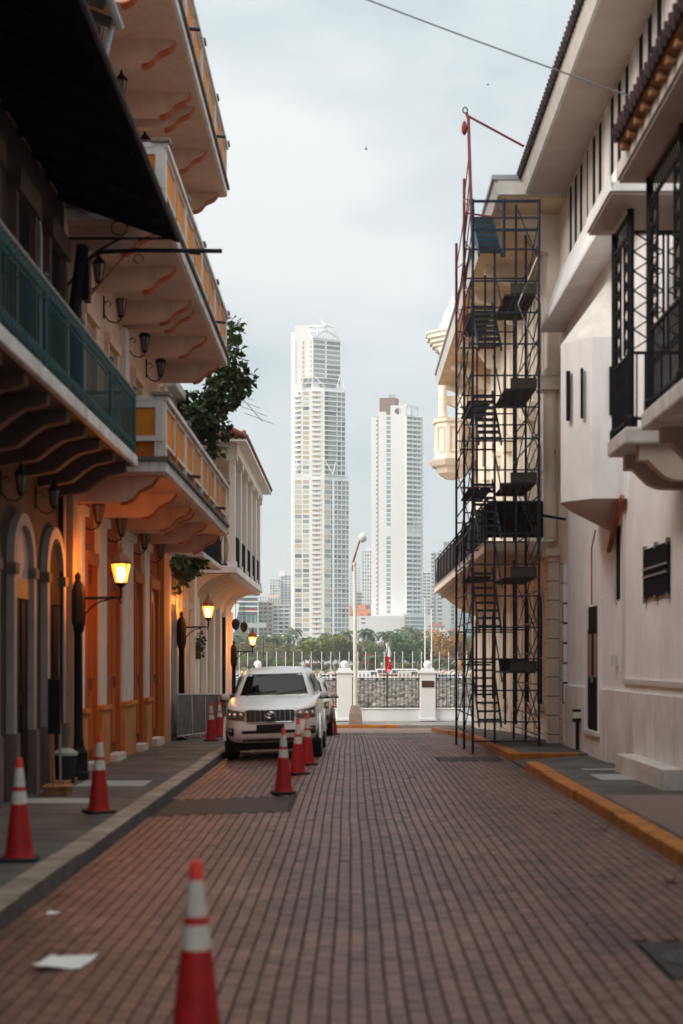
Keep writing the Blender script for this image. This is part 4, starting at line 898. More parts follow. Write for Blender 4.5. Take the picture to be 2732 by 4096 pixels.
while zz < 11.4:
    for yi, y in enumerate(SY):
        if zz < TOP[yi] and (yi == 0 or int(zz*10) % 2): m_ = 'scaf_red' if (zz > 7 and yi == 2) else 'scaf_blue'; inst('ledger', m_, SC, SX[0], SX[1], y-.015, y+.015, zz-.015, zz+.015)
    for x in SX:
        if zz < 10.9: inst('ledger', 'scaf_blue', SC, x-.013, x+.013, SY[0], SY[2], zz-.013+.12, zz+.013+.12)
    zz += lift/3 if zz > .3 else .4
# inner standards carrying the stairs
for (x, y, a, b_) in ((2.98,29.3,.2,10.4),(3.42,29.3,.6,11.3),(2.98,31.35,.2,10.4),(3.42,31.35,.5,9.6)):
    k = MB(); k.tube([(x,y,a),(x,y,b_)], .024, 6); k.build('inner_post', 'scaf_blue', SC)
k = MB(); k.tube([(3.42,33.6,5.5),(3.42,33.6,9.3)], .026, 6); k.build('inner_post', 'scaf_red', SC)
k = MB(); k.tube([(3.0,33.6,5.8),(3.0,33.6,9.3)], .026, 6); k.build('inner_post', 'scaf_red', SC)
for zz in (6.0,6.9,7.9,9.3): inst('ledger', 'scaf_red', SC, 2.6, 3.45, 33.58, 33.62, zz-.02, zz+.02)
for li, z0 in enumerate(levels):
    x0_, x1_ = (2.66, 3.12)
    st = MB(); rise, run = 1.36, 1.95
    for x in (x0_, x1_): st.bar((x,29.30,z0-.05),(x,29.30+run,z0+rise),.03,.10)
    fl = st.build('stair_flight', 'scaf_tread' if li == 5 else 'scaf_blue', SC)
    for j in range(8):
        f = (j+.5)/8; y = 29.30+run*f; z = z0+rise*f-.02
        inst('tread', 'scaf_tread' if li == 5 else 'scaf_blue', fl, x0_+.01, x1_-.01, y-.11, y+.11, z-.02, z+.02)
    k = MB(); k.tube([(x1_+.02,29.35,z0+.85),(x1_+.02,31.2,z0+rise+.8)], .016, 6); k.build('handrail', 'scaf_blue', fl)
    pz = z0 + rise + .12
    if li == 5: continue
    for j in range(3): inst('plank', 'plank', SC, 3.18+.22*j, 3.38+.22*j, 29.25, 31.35, pz-.45, pz-.41)
    inst('toe_board', 'plank', SC, 3.30, 3.84, 29.22, 29.26, pz-.41, pz-.20)
    if li in (0, 2, 3): inst('toe_board', 'plank', SC, 3.30, 3.84, 31.36, 31.40, pz-.41, pz-.15)
    for j in range(2): inst('plank', 'plank', SC, 2.62+.26*j, 2.86+.26*j, 31.45, 33.6, pz-.30, pz-.26)
# cross braces
for i in range(11):
    za, zb = .5+.97*i, 1.47+.97*i; s_ = i % 2
    for x in SX:
        k = MB(); ya, yb = (SY[0],SY[1]) if s_ else (SY[1],SY[0]); k.tube([(x+.03,ya,za),(x+.03,yb,zb)], .013, 5); k.tube([(x+.03,yb,za),(x+.03,ya,zb)], .013, 5); k.build('brace', 'scaf_blue', SC)
        k = MB(); k.tube([(x+.03,SY[1],za),(x+.03,SY[2],zb)] if s_ else [(x+.03,SY[2],za),(x+.03,SY[1],zb)], .013, 5); k.build('brace', 'steel' if i > 7 else 'scaf_blue', SC)
    k = MB(); y = SY[0]+.03; k.tube([(3.45,y,za),(3.85,y,zb)] if s_ else [(3.85,y,za),(3.45,y,zb)], .012, 5); k.build('brace', 'steel' if i in (8,9) else 'scaf_blue', SC)
for i in range(8):
    k = MB(); za = 8.6+.5*i; k.tube([(2.52,31.4,za),(2.51,29.9,za+.5)] if i % 2 else [(2.51,29.9,za),(2.52,31.4,za+.5)], .013, 5); k.build('mast_lacing', 'scaf_red', SC)
for i in range(5):
    k = MB(); za = 9.2+.5*i; k.tube([(2.52,31.4,za),(2.52,33.7,za+.5)] if i % 2 else [(2.52,33.7,za),(2.52,31.4,za+.5)], .013, 5); k.build('mast_lacing', 'scaf_red', SC)
# top frame, davit and tie poles
for x in (2.52, 3.16, 3.88): k = MB(); k.tube([(x,29.2,10.2),(x,29.2,11.38)], .032, 8); k.build('guard_post', 'scaf_blue', SC)
for zz in (10.75, 11.34): inst('guard_rail', 'scaf_blue', SC, 2.52, 3.88, 29.18, 29.22, zz-.025, zz+.025)
k = MB(); k.tube([(2.54,29.3,10.3),(2.50,29.6,12.0),(2.49,29.9,13.3),(2.45,29.9,13.42)], .035, 8); k.build('davit', 'scaf_red', SC, smooth=True)
k = MB(); k.tube([(2.42+.05*math.cos(a*.7),29.9,13.48+.06*math.sin(a*.7)) for a in range(10)], .014, 6); k.build('davit_hook', 'black_iron', SC)
k = MB(); k.lathe([(.02,-.18),(.055,-.12),(.06,-.02),(.04,.08),(.015,.12)], (2.40,29.85,13.12), 10); k.build('pulley', 'scaf_red', SC)
k = MB(); k.tube([(2.48,29.9,13.36),(3.66,29.9,12.72)], .026, 8); k.build('tie_pole', 'scaf_red', SC)
k = MB(); k.tube([(2.52,31.4,11.8),(3.15,30.3,11.35)], .022, 8); k.build('tie_pole', 'scaf_red', SC)
for (za, zb) in ((11.0,12.1),(12.1,11.3),(10.4,11.2)): k = MB(); k.tube([(2.50,31.4,za),(2.51,29.7,zb)], .014, 5); k.build('brace', 'scaf_red', SC)
k = MB(); k.tube([(3.88,30.0,5.0),(4.56,30.1,4.9)], .03, 6); k.build('wall_tie', 'black_iron', SC)
# ------------------------------------------------------------------ cars
def smooth01(t): t = max(0, min(1, t)); return t*t*(3-2*t)
LOW = [(.36,.20,4.66,.83,0),(.42,.07,4.76,.90,0),(.50,.01,4.81,.93,0),(.62,.0,4.83,.940,0),(.76,.03,4.84,.943,0),(.90,.05,4.83,.940,.4),(1.0,.085,4.81,.930,.9),(1.045,.13,4.79,.905,1),(1.075,.24,4.72,.85,1),(1.085,.42,4.62,.76,1)]
TOPR = [(1.16,1.10,4.72,.865,0),(1.24,1.22,4.72,.855,0),(1.45,1.56,4.68,.80,0),(1.66,1.92,4.60,.725,0),(1.735,2.10,4.54,.69,0),(1.785,2.30,4.44,.63,0),(1.815,2.60,4.25,.52,0)]
def ringv(rows, z):
    for a, b_ in zip(rows, rows[1:]):
        if a[0] <= z <= b_[0]:
            t_ = (z-a[0])/(b_[0]-a[0]); return [lerp(p, q, t_) for p, q in zip(a, b_)]
    return rows[0] if z < rows[0][0] else rows[-1]
def front_y(rows, x, z, ex):
    _, yf, yr, w, _k = ringv(rows, z); b_ = (yr-yf)/2; f = min(.995, abs(x)/w); return (yf+yr)/2 - b_*(1-f**ex)**(1/ex)
def lift(y): return .155*smooth01((y-.15)/1.25)
def car_shell(rows, ex, n=64, crown=.025):
    mb = MB(); rings = []
    for (z, yf, yr, w, kk) in rows:
        cy, b_ = (yf+yr)/2, (yr-yf)/2; r = []
        for i in range(n):
            t_ = 2*math.pi*(i+.5)/n; c_, s_ = math.cos(t_), math.sin(t_)
            x = w*math.copysign(abs(c_)**(2/ex), c_); y = cy + b_*math.copysign(abs(s_)**(2/ex), s_)
            r.append((x, y, z + kk*lift(y)))
        rings.append(r)
    mb.loft(rings, cap=False)
    top = rings[-1]; h = n//2    # cap: join mirrored points over a raised centre line
    m_ = {}
    order = [(i, (h-1-i) % n) for i in range(-n//4, n//4)]
    rows_ = []
    for q_, (i, j) in enumerate(order):
        a, b_ = top[i % n], top[j]; c0 = crown; crown_ = c0*min(1, q_/5, (len(order)-1-q_)/5)
        rows_.append([a, (a[0]*.5,a[1],a[2]+crown_*.75), (0,a[1],a[2]+crown_), (b_[0]*.5,b_[1],b_[2]+crown_*.75), b_])
    mb.grid(rows_); bot = rings[0]; mb.add(bot, [tuple(range(n))])
    return mb
def make_car(name, label, paint, second=False):
    t = thing(name, label, 'car', (0,0,0), None, local=True)
    body = car_shell(LOW, 6, crown=.012).build('body', paint, t, smooth=True)
    cab = car_shell(TOPR, 7, crown=.02).build('cabin', paint, t, smooth=True)
    def panel(nm, rows, ex, x0, x1, z0, z1, off, m_, parent, nx=10, nz=4, skew=0.0, lf=False):
        G = []
        for j in range(nz+1):
            z = lerp(z0, z1, j/nz); r = []
            for i in range(nx+1):
                x = lerp(x0, x1, i/nx) + skew*(z-z0); y = front_y(rows, x, z, ex) - off; r.append((x, y, z + (lift(y)*ringv(rows,z)[4] if lf else 0)))
            G.append(r)
        mb = MB(); mb.grid(G); mb.grid([[(p[0],p[1]+off+.02,p[2]) for p in r][::-1] for r in G])
        # close the rim so that the panel is a solid plate
        rim = G[0] + [r[-1] for r in G[1:]] + G[-1][-2::-1] + [r[0] for r in G[-2:0:-1]]; m = len(rim)
        mb.add(rim + [(p[0],p[1]+off+.02,p[2]) for p in rim], [(i,(i+1)%m,m+(i+1)%m,m+i) for i in range(m)])
        return mb.build(nm, m_, parent, smooth=True)
    # windscreen follows the cabin
    G = []
    for j in range(7):
        z = lerp(1.265, 1.685, j/6); w = lerp(.815, .655, j/6); G.append([(lerp(-w,w,i/12), front_y(TOPR, lerp(-w,w,i/12), z, 7)-.012, z) for i in range(13)])
    mb = MB(); mb.grid(G); ws = mb.build('windscreen', 'car_glass', t, smooth=True)
    for (xa, xb) in ((-.55,.05),(.05,.6)):
        k = MB(); k.tube([(xa, front_y(TOPR,xa,1.27,7)-.03, 1.27), (xb, front_y(TOPR,xb,1.34,7)-.03, 1.34)], .010, 5); k.build('wiper', 'car_black', ws)
    for s_ in (-1, 1):
        for (ya, yb, zt) in ((2.05,2.75,1.66),(2.83,3.62,1.66),(3.70,4.35,1.64)):
            G = []
            for z in (1.29, 1.45, 1.6, zt):
                w = ringv(TOPR, z)[3]; shift = .55*(z-1.29) if ya < 2.1 else 0; G.append([(s_*(w+.004), lerp(ya-.35+shift if ya < 2.1 else ya, yb, i/4), z) for i in range(5)])
            mb = MB(); mb.grid(G); mb.build('side_window', 'car_glass', t, smooth=True)
        k = MB(); k.tube([(s_*.60,2.45,1.82),(s_*.60,2.6,1.865),(s_*.60,4.1,1.865),(s_*.60,4.3,1.82)], .018, 6); k.build('roof_rail', 'car_black' if s_ < 0 else 'steel', t, smooth=True)
        # mirror
        mr = MB(); mr.loft([[(s_*(.93+.17*i/3), 1.62+.045*math.cos(a)*(1 if i < 3 else .6)+.03*i, 1.235+(.075 if i in (1,2) else .05)*math.sin(a)) for a in [2*math.pi*q/10 for q in range(10)]] for i in range(4)])
        mr = mr.build('mirror', paint, t, smooth=True)
        k = MB(); k.box(min(s_*.86,s_*1.0), max(s_*.86,s_*1.0), 1.64, 1.72, 1.14, 1.20); k.build('mirror_foot', 'car_black', mr); k = MB(); k.box(min(s_*.97,s_*1.14), max(s_*.97,s_*1.14), 1.645, 1.68, 1.14, 1.19); k.build('mirror_shell', 'car_black', mr)
        # lamps
        G = []
        for j in range(5):
            f = j/4; r = []
            for i in range(9):
                x = s_*lerp(.50, .915, i/8); zc = lerp(.885, .93, i/8); hh = lerp(.085, .105, i/8); z = zc+hh*(f*2-1) - (.02 if i == 0 and f < .5 else 0)
                y = front_y(LOW, x, min(.98,z), 6)-.014; r.append((x, y, z+lift(y)*.45))
            G.append(r)
        mb = MB(); mb.grid(G); hl = mb.build('headlight', 'lamp_glass_car', t, smooth=True)
        for xx in (.58,.70,.81):
            x = s_*xx; y = front_y(LOW, x, .9, 6); k = MB(); k.lathe([(.045,-.01),(.05,.01),(.03,.02)], (0,0,0), 12)
            o = k.build('lens', 'chrome', hl, smooth=True); o.location = (x, y-.015, .905); o.rotation_euler = (R(90),0,0)
        panel('fog_lamp', LOW, 6, s_*.72, s_*.865, .50, .66, .006, 'car_black', t, 5, 3); 
        x = s_*.79; k = MB(); k.ball((x, front_y(LOW,x,.59,6)-.01, .60), .04, 10, 6); k.build('fog_lens', 'lamp_glass_car', t, smooth=True)
        k = MB(); k.lathe([(.40,-.004),(.46,.0),(.46,.03),(.40,.034)], (0,0,0), 28)
        for wy in (.93, 3.72):
            # wheel arch lip, tyre, rim
            a = MB(); a.tube([(s_*.945, wy+.45*math.cos(q*math.pi/14), .40+.45*math.sin(q*math.pi/14)) for q in range(15)], .03, 6); a.build('arch_lip', 'car_black' if second else paint, t, smooth=True)
            a = MB(); a.prism([(wy+.43*math.cos(q*math.pi/14), .34+.49*math.sin(q*math.pi/14)) for q in range(15)], s_*.70, s_*.946, 'x'); a.build('wheel_well', 'rubber', t)
            wl = MB(); prof = [(.27,-.12),(.35,-.125),(.385,-.10),(.385,.10),(.35,.125),(.27,.12)]; n_ = 28; rr = []
            for (r_, xo) in prof: rr.append([(s_*.83+xo, wy+r_*math.cos(2*math.pi*q/n_), .385+r_*math.sin(2*math.pi*q/n_)) for q in range(n_)])
            wl.loft(rr); tyre = wl.build('wheel', 'rubber', t, smooth=True)
            a = MB(); c_ = (s_*.955, wy, .385)
            for q in range(6):
                an_ = q*math.pi/3; a.bar((c_[0]-s_*.0,wy,.385),(c_[0]-s_*.01,wy+.25*math.cos(an_),.385+.25*math.sin(an_)),.03,.07)
            a.tube([(c_[0]-s_*.015, wy+.26*math.cos(q*math.pi/12), .385+.26*math.sin(q*math.pi/12)) for q in range(25)], .022, 6); a.build('rim', 'alloy', tyre)
    # nose: grille with chrome surround and upright bars, badge, lower slot, plate
    panel('grille', LOW, 6, -.47, .47, .765, 1.0, .012, 'car_black', t, 12, 4, lf=True); gp = t.children[-1] if False else None
    gr = [o for o in t.children if o.name.startswith('grille')][0]
    def fy(x, z, off): y = front_y(LOW, x, z, 6)-off; return (x, y, z + lift(y)*ringv(LOW,z)[4])
    k = MB(); loop = [(-.49,.975),(-.42,1.0),(.42,1.0),(.49,.975),(.49,.90),(.42,.755),(-.42,.755),(-.49,.90),(-.49,.975)]
    k.tube([fy(x,z,.02) for x,z in loop], .011, 6); k.build('grille_frame', 'chrome', gr)
    for xx in (-.39,-.29,-.19,.19,.29,.39,-.11,.11): k = MB(); k.tube([fy(xx,.775,.022),fy(xx,.985,.022)], .0065, 6); k.build('grille_bar', 'chrome', gr)
    if not second:
        k = MB(); el = lambda rx, rz, cx=0, cz=0, off=.045: [(cx+rx*math.cos(q*math.pi/12), front_y(LOW,0,.9,6)-off, .90+cz+rz*math.sin(q*math.pi/12)) for q in range(25)]
        k.tube(el(.088,.062), .011, 6); k.tube(el(.030,.055), .008, 6); k.tube(el(.060,.020,0,.024), .008, 6); k.build('badge', 'chrome', gr)
    panel('lower_slot', LOW, 6, -.56, .56, .545, .605, .010, 'car_black', t, 14, 2)
    k = MB(); k.box(-.27,.27,-.035,-.015,.585,.72); k.build('number_plate', 'car_black', t, bevel=.006)
    panel('skid_plate', LOW, 6, -.55, .55, .385, .44, .006, 'car_black' , t, 10, 2)
    k = MB(); k.box(-.72,.72,.45,4.5,.20,.40); k.build('chassis', 'rubber', t)
    for s_ in (-1,1): k = MB(); k.tube([(s_*.62, .50, 1.09), (s_*.50, 1.15, 1.245)], .012, 5); k.build('bonnet_crease', paint, body)
    return t
car = make_car('parked_car', 'white four wheel drive car with upright chrome grille parked at left kerb', 'car_white')
car['group'] = 'cars parked along the left kerb'
car.location = (-1.52, 27.55, -.045); car.rotation_euler = (0, R(-1.9), R(-.6))
car2 = make_car('parked_car', 'pale cream car parked behind the white four wheel drive, mostly hidden', 'car_cream', True)
car2['group'] = 'cars parked along the left kerb'
car2.location = (-1.50, 41.6, zr(43)-.03); car2.rotation_euler = (R(-2.2), R(-1.5), 0); car2.scale = (1.04,1.04,1.04)
# ------------------------------------------------------------------ sea wall fence at the street end
FY = 62.0; FB, FT = -.66, -.125
def pillar(xc, label, plaque=False):
    t = thing('fence_pillar', label, 'pillar', (xc,FY,FB), 'white fence pillars', local=True); w = .33
    k = MB(); k.box(-w,w,-w,w,0,2.05); k.build('shaft', 'fence_white', t, bevel=.015)
    k = MB(); k.box(-w-.05,w+.05,-w-.05,w+.05,2.05,2.13); k.box(-w+.0,w,-w,w,2.13,2.20); k.box(-w+.06,w-.06,-w+.06,w-.06,2.20,2.29); k.build('cap', 'fence_white', t, bevel=.012)
    k = MB(); k.ball((0,0,2.44),.175,24,14); k.build('ball', 'fence_white', t, smooth=2)
    k = MB(); k.box(-w-.04,w+.04,-w-.04,w+.04,0,.10); k.build('foot', 'fence_white', t, bevel=.01)
    if plaque:
        k = MB(); k.box(-.265,.265,-w-.03,-w-.001,1.46,1.74); p = k.build('plaque', 'plaque', t, bevel=.006)
        r = random.Random(4)
        for j in range(6):
            x = -.22 + (.05 if j in (0,5) else 0)
            while x < .21 - (.05 if j in (0,5) else 0):
                l = r.uniform(.02,.06); inst('raised_text', 'plaque_text', p, x, min(.22,x+l), -w-.034, -w-.03, 1.69-.037*j, 1.705-.037*j); x += l+.014
    return t
PX = (-7.6, -4.02, -.24, 3.38, 7.1)
for i, (x, lab) in enumerate(zip(PX, ('white ball topped fence pillar left of the third street lamp', 'white fence pillar with only its ball showing over the car roof', 'white ball topped fence pillar beside the tall white lamp post', 'white ball topped fence pillar with dark plaque', 'white fence pillar hidden behind the cream house corner'))): pillar(x, lab, i == 3)
bar = MB(); bar.tube([(0,0,0),(0,0,1.40)], .0135, 6); bar.lathe([(.014,1.40),(.034,1.43),(.02,1.47),(.003,1.56)], (0,0,0), 4); bar_me = bar.mesh('bar', 'fence_iron')
for i in range(4):
    x0_, x1_ = PX[i]+.33, PX[i+1]-.33
    w = thing('fence_panel', ('iron railing on low white wall, behind the street lamps','iron railing on low white wall, behind the parked cars','iron railing on low white wall, between ball pillar and plaque pillar','iron railing on low white wall, right of the plaque pillar')[i], 'fence', ((x0_+x1_)/2,FY,FB), 'iron railings on the low wall')
    k = MB(); k.box(x0_-.0,x1_+.0,FY-.14,FY+.14,FB-.2,FT-.04); k.build('low_wall', 'fence_white', w)
    k = MB(); k.box(x0_,x1_,FY-.18,FY+.18,FT-.04,FT); k.build('coping', 'fence_white', w, bevel=.012)
    n = int((x1_-x0_)/.165)
    for j in range(1, n): o = link('bar', bar_me, w); o.location = (lerp(x0_,x1_,j/n), FY, FT)
    for zz in (FT+.08, FT+1.30): inst('rail', 'fence_iron', w, x0_, x1_, FY-.012, FY+.012, zz-.015, zz+.015)
    for x in (x0_+.045, x1_-.045): k = MB(); k.tube([(x,FY-.02,FT),(x,FY-.02,FT+1.42)], .022, 6); k.lathe([(.02,1.42),(.045,1.46),(.003,1.60)], (x,FY-.02,FT), 4); k.build('end_post', 'rust_post', w)
inst('patch', 'fence_white', w, 3.9, 4.6, FY-.17, FY-.139, FB, FB+.14)
lp = thing('lamp_post', 'tall white lamp post with leaning rusty arm before the sea railing', 'lamp post', (.23,59.9+.4,-.76))
k = MB(); k.loft([[(.23+a*s_,60.45+b_*s_,z) for a,b_ in ((-1,-1),(1,-1),(1,1),(-1,1))] for s_,z in ((.29,-.78),(.27,-.3),(.20,.02),(.17,.06))]); k.build('base', 'lamp_base', lp, bevel=.03)
k = MB(); k.tube([(.23,60.45,0),(.22,60.45,3.2),(.19,60.45,6.05)], [.095,.085,.07], 14); k.tube([(.19,60.45,6.0),(.19,60.45,6.12)], .10, 12); k.build('post', 'lamp_post_white', lp, smooth=True)
k = MB(); k.tube([(.12,60.45,5.75),(.12,60.45,6.1),(.24,60.4,6.5),(.42,60.3,7.05)], [.05,.05,.04,.035], 10); k.build('arm', 'rust', lp, smooth=True)
k = MB(); k.lathe([(.02,-.22),(.10,-.18),(.16,-.11),(.18,-.02),(.17,.05),(.12,.12),(.04,.18),(.02,.22)], (.53,60.25,7.17), 16); k.build('lamp_head', 'white_trim', lp, smooth=2)
fl = thing('hanging_flag', 'limp red and white flag hanging from dark pole behind railing', 'flag', (1.62,62.35,-.3))
k = MB(); k.tube([(1.62,62.35,-.9),(1.62,62.35,2.75)], .022, 8); k.build('pole', 'black_iron', fl)
k = MB(); rows_ = []
for j in range(25):
    f = j/24; z = 2.72 - 1.25*f; wd = .06 + .16*math.sin(f*2.6) + .05*math.sin(f*9); rows_.append([(1.62 - .05 + wd*u*1.15 + .03*math.sin(f*11+u*3), 62.33 - .05*math.sin(u*9+f*4) - .03, z - .10*u*f) for u in [i/7 for i in range(8)]])
for j in range(24):
    f = j/24
    for i in range(7):
        k.m = 0 if f < .42 or (f > .86 and i > 2) else 1
        if .36 < f < .41 and i == 1: k.m = 2
        if .52 < f < .62 and i > 3: k.m = 0
        k.add([rows_[j][i],rows_[j][i+1],rows_[j+1][i+1],rows_[j+1][i]], [(0,1,2,3)])
k.build('cloth', ['flag_white','flag_red','flag_blue'], fl, smooth=2)

# ------------------------------------------------------------------ sea, rock shore, coast road
b = MB(); b.grid([[(x, y, -4.2) for x in (-2000,0,2000)] for y in (64.2,400,2600)]); struct(b.build('sea', 'sea'))
b = MB(); b.grid([[(x, y, z) for x in (-2000,-60,60,2000)] for y, z in ((291.2,-2.0),(312,-2.0),(330,-2.0),(345,-.45),(520,.2),(2600,1.0))]); struct(b.build('shore_land', 'grass'))
b = MB(); b.grid([[(x, y, -1.99) for x in (-300,300)] for y in (292,311)]); struct(b.build('coast_road', 'asphalt'))
b = MB(); b.grid([[(x, y, lerp(-4.4,-2.7,(y-160)/131)-.35) for x in (-60,-20,20,60,90)] for y in (160,200,250,291)]); struct(b.build('shore_slope', 'road_bed'))  # very dark ground colour stands in for shade in the gaps between rocks
k = MB(); k.box(-120,160,290.6,291.2,-4,-1.9); tag(k.build('retaining_wall', 'concrete'), 'long low concrete wall along the top of rock shore', 'wall')
ico = bmesh.new(); bmesh.ops.create_icosphere(ico, subdivisions=1, radius=1.0); ICV = [v.co.copy() for v in ico.verts]; ICF = [tuple(v.index for v in f.verts) for f in ico.faces]; ico.free()
def rock_pts(r, s_):
    sx, sy, sz = s_*r.uniform(.7,1.25), s_*r.uniform(.7,1.2), s_*r.uniform(.55,.95); q = Matrix.Rotation(r.uniform(0,6.28),3,'Z') @ Matrix.Rotation(r.uniform(-.6,.6),3,'X') @ Matrix.Rotation(r.uniform(-.5,.5),3,'Y')
    return [q @ Vector((v.x*sx*r.uniform(.78,1.1), v.y*sy*r.uniform(.78,1.1), v.z*sz*r.uniform(.75,1.08))) for v in ICV]
rr = random.Random(11); shore = thing('rock_shore', 'grey and tan boulder bank sloping up to the coast road', 'rocks', (5,230,-3.5))
rocks = []; y = 163.0
while y < 290:
    s_ = .60
    x = -.11*y - 4
    while x < .115*y + 6:
        rocks.append((y + rr.uniform(-.6,.6), x + rr.uniform(-.5,.5), s_*rr.choice((.65,.85,1,1.1,1.3,1.6)))); x += 1.22
    y += 1.75 if y < 200 else 2.3
vis = sorted(rocks, key=lambda q: -q[2]/q[0]*(1 if (-30 < q[1]*FPX/q[0] < 500 and q[0] > 168) else .1))[:300]; vs_ = set(vis)
variants = []
for i in range(10):
    k = MB(); k.add(rock_pts(rr, 1.0), ICF); variants.append(k.mesh('rock', 'rock_single'))
rest = MB()
for q in rocks:
    y, x, s_ = q; z = lerp(-4.4,-2.7,(y-160)/131) + rr.uniform(-.12,.18)
    if q in vs_:
        o = link('rock', rr.choice(variants), shore); o.location = (x,y,z); o.scale = (s_,)*3; o.rotation_euler = (rr.uniform(-.5,.5), rr.uniform(-.5,.5), rr.uniform(0,6.28))
    else:
        rest.t = rr.random(); rest.add([p + Vector((x,y,z)) for p in rock_pts(rr, s_)], ICF)
stuff(rest.build('boulders', 'rock', shore))
bank = MB()
for i in range(1500):
    y = rr.uniform(329,345); x = rr.uniform(-48,60); bank.t = rr.random(); bank.add([p + Vector((x,y,lerp(-2.0,-.45,(y-329)/16)+.1)) for p in rock_pts(rr, rr.uniform(.35,.7))], ICF)
stuff(tag(bank.build('rock_bank', 'rock_pale'), 'pale pinkish rock bank below the trees behind coast road', 'rocks'))

# ------------------------------------------------------------------ vehicles on the coast road
def far_vehicle(x, y, kind, paint, label):
    t = thing('parked_van' if kind == 'van' else 'passing_bus' if kind == 'bus' else 'small_car', label, {'van':'van','bus':'bus','car':'car'}[kind], (x,y,-1.98), 'vehicles on the coast road', local=True)
    L_, H_, W_ = {'van':(5.0,2.1,1.9),'bus':(9.0,2.5,2.2),'car':(4.3,1.45,1.75)}[kind]
    pr_ = {'van':[(-.5,.15),(-.5,.92),(-.46,1),(.22,1),(.36,.62),(.49,.5),(.5,.15)],'bus':[(-.5,.15),(-.5,.95),(-.48,1),(.46,1),(.5,.9),(.5,.15)],'car':[(-.5,.2),(-.5,.55),(-.42,.62),(-.33,.98),(.1,1),(.26,.64),(.48,.55),(.5,.2)]}[kind]
    k = MB(); k.prism([(u*L_, v*H_) for u,v in pr_], -W_/2, W_/2, 'y'); k.build('body', paint, t, bevel=.06)
    spans = {'van':[(.05,.21),(.22,.30)],'bus':[(-.46+.115*i,-.36+.115*i) for i in range(8)],'car':[(-.27,-.08),(-.06,.10)]}[kind]
    for a, b_ in spans: inst('window', 'win_dark', t, a*L_, b_*L_, -W_/2-.012, -W_/2+.01, H_*.62, H_*.90)
    for u in (-.31, .31): k = MB(); k.tube([(u*L_,-W_/2-.02,.33),(u*L_,W_/2+.02,.33)], .33, 14); k.build('wheel', 'rubber', t)
    if kind == 'bus': inst('stripe', 'kerb_yellow', t, -.495*L_, .495*L_, -W_/2-.015, -W_/2+.01, H_*.38, H_*.55)
for (px, y, kd, pt, lb) in ((1478,298,'van','white_paint','white van with roof rack parked behind the middle railing'),(1588,303,'bus','white_paint','long vehicle with yellow stripe between the two vans'),(1640,297,'van','car_cream','cream van left of the plaque pillar'),(1310,297,'car','car_white','small white car seen left of the ball pillar'),(1334,301,'car','far_grey','pale grey car close to the ball pillar, on the coast road'),(1775,298,'car','far_grey','grey car right of the plaque pillar'),(1812,301,'car','car_white','white car right of the plaque pillar, farther right'),(945,298,'car','car_white','white car beside the third street lamp post')):
    far_vehicle((px-VX)*y/FPX, y, kd, pt, lb)
# flag poles and masts
for i in range(27):
    px = 958 + 36.3*i + rnd.uniform(-4,4); y = 320.0; x = (px-VX)*y/FPX; k = MB(); k.tube([(x,y,-2.05),(x,y,4.15)], .075, 8); k.ball((x,y,4.2),.10,8,6)
    tag(k.build('flag_pole', 'white_paint', smooth=True), 'short white flag pole in the long row before the trees', 'flag pole', 'row of bare white flag poles')
for (px, top, lab) in ((1700,2386,'tallest white mast, left of the pair over plaque pillar'),(1726,2428,'white mast directly behind the plaque pillar ball')):
    y = 315.0; x = (px-VX)*y/FPX; z = CAMH+(VY-top)*y/FPX; t = thing('tall_mast', lab, 'mast', (x,y,-2), 'tall white masts', local=True)
    k = MB(); k.tube([(0,0,0),(0,0,z+2)], [.17,.10], 10); k.build('pole', 'white_paint', t); k = MB(); k.lathe([(.05,-.3),(.22,-.2),(.22,.1),(.05,.2)], (0,0,z+2), 10); k.build('head', 'lamp_base', t)
for (px, lab) in ((1054,'twin headed dark park lamp left of white tower, nearer the street lamp'),(1152,'twin headed dark park lamp in front of the tall tower base')):
    y = 360.0; x = (px-VX)*y/FPX; t = thing('park_lamp', lab, 'lamp post', (x,y,-.4), 'park lamps', local=True)
    k = MB(); k.tube([(0,0,0),(0,0,9.0)], .12, 8); k.build('pole', 'black_iron', t); k = MB(); k.tube([(-1.4,0,9.0),(1.4,0,9.0)], .08, 6); k.build('crossbar', 'black_iron', t)
    for s_ in (-1,1): k = MB(); k.box(s_*1.4-.35,s_*1.4+.35,-.25,.25,8.95,9.2); k.build('lamp_head', 'white_paint', t)

# ------------------------------------------------------------------ trees
def tree_proto(seed, leafm, n, size, blobs, trunk_h, spread, barkm='bark'):
    r = random.Random(seed); k = MB()
    k.tube([(0,0,-.3),(r.uniform(-.2,.2),0,trunk_h*.5),(r.uniform(-.3,.3),r.uniform(-.2,.2),trunk_h)], [.30,.22,.16], 8)
    for i in range(5): a = r.uniform(0,6.28); k.tube([(0,0,trunk_h*.8),(math.cos(a)*spread*.35,math.sin(a)*spread*.35,trunk_h*1.35),(math.cos(a)*spread*.7,math.sin(a)*spread*.7,trunk_h*1.75)], [.13,.08,.03], 6)
    tm_ = k.mesh('trunk', barkm, True); c_ = MB(); leaf_cloud(c_, blobs, n, size, seed, .1)
    return tm_, c_.mesh('crown', leafm, fix=False)
def round_blobs(seed, rx, rz, zc, n=11):
    r = random.Random(seed); out = [(0,0,zc,rx*.55,rx*.55,rz*.6)]
    for i in range(n):
        a = r.uniform(0,6.28); f = r.uniform(.45,.85); q = r.uniform(.24,.42); out.append((math.cos(a)*rx*f, math.sin(a)*rx*f, zc+rz*r.uniform(-.55,.75), rx*q, rx*q, rz*q*1.05))
    return out
PROTO = {}
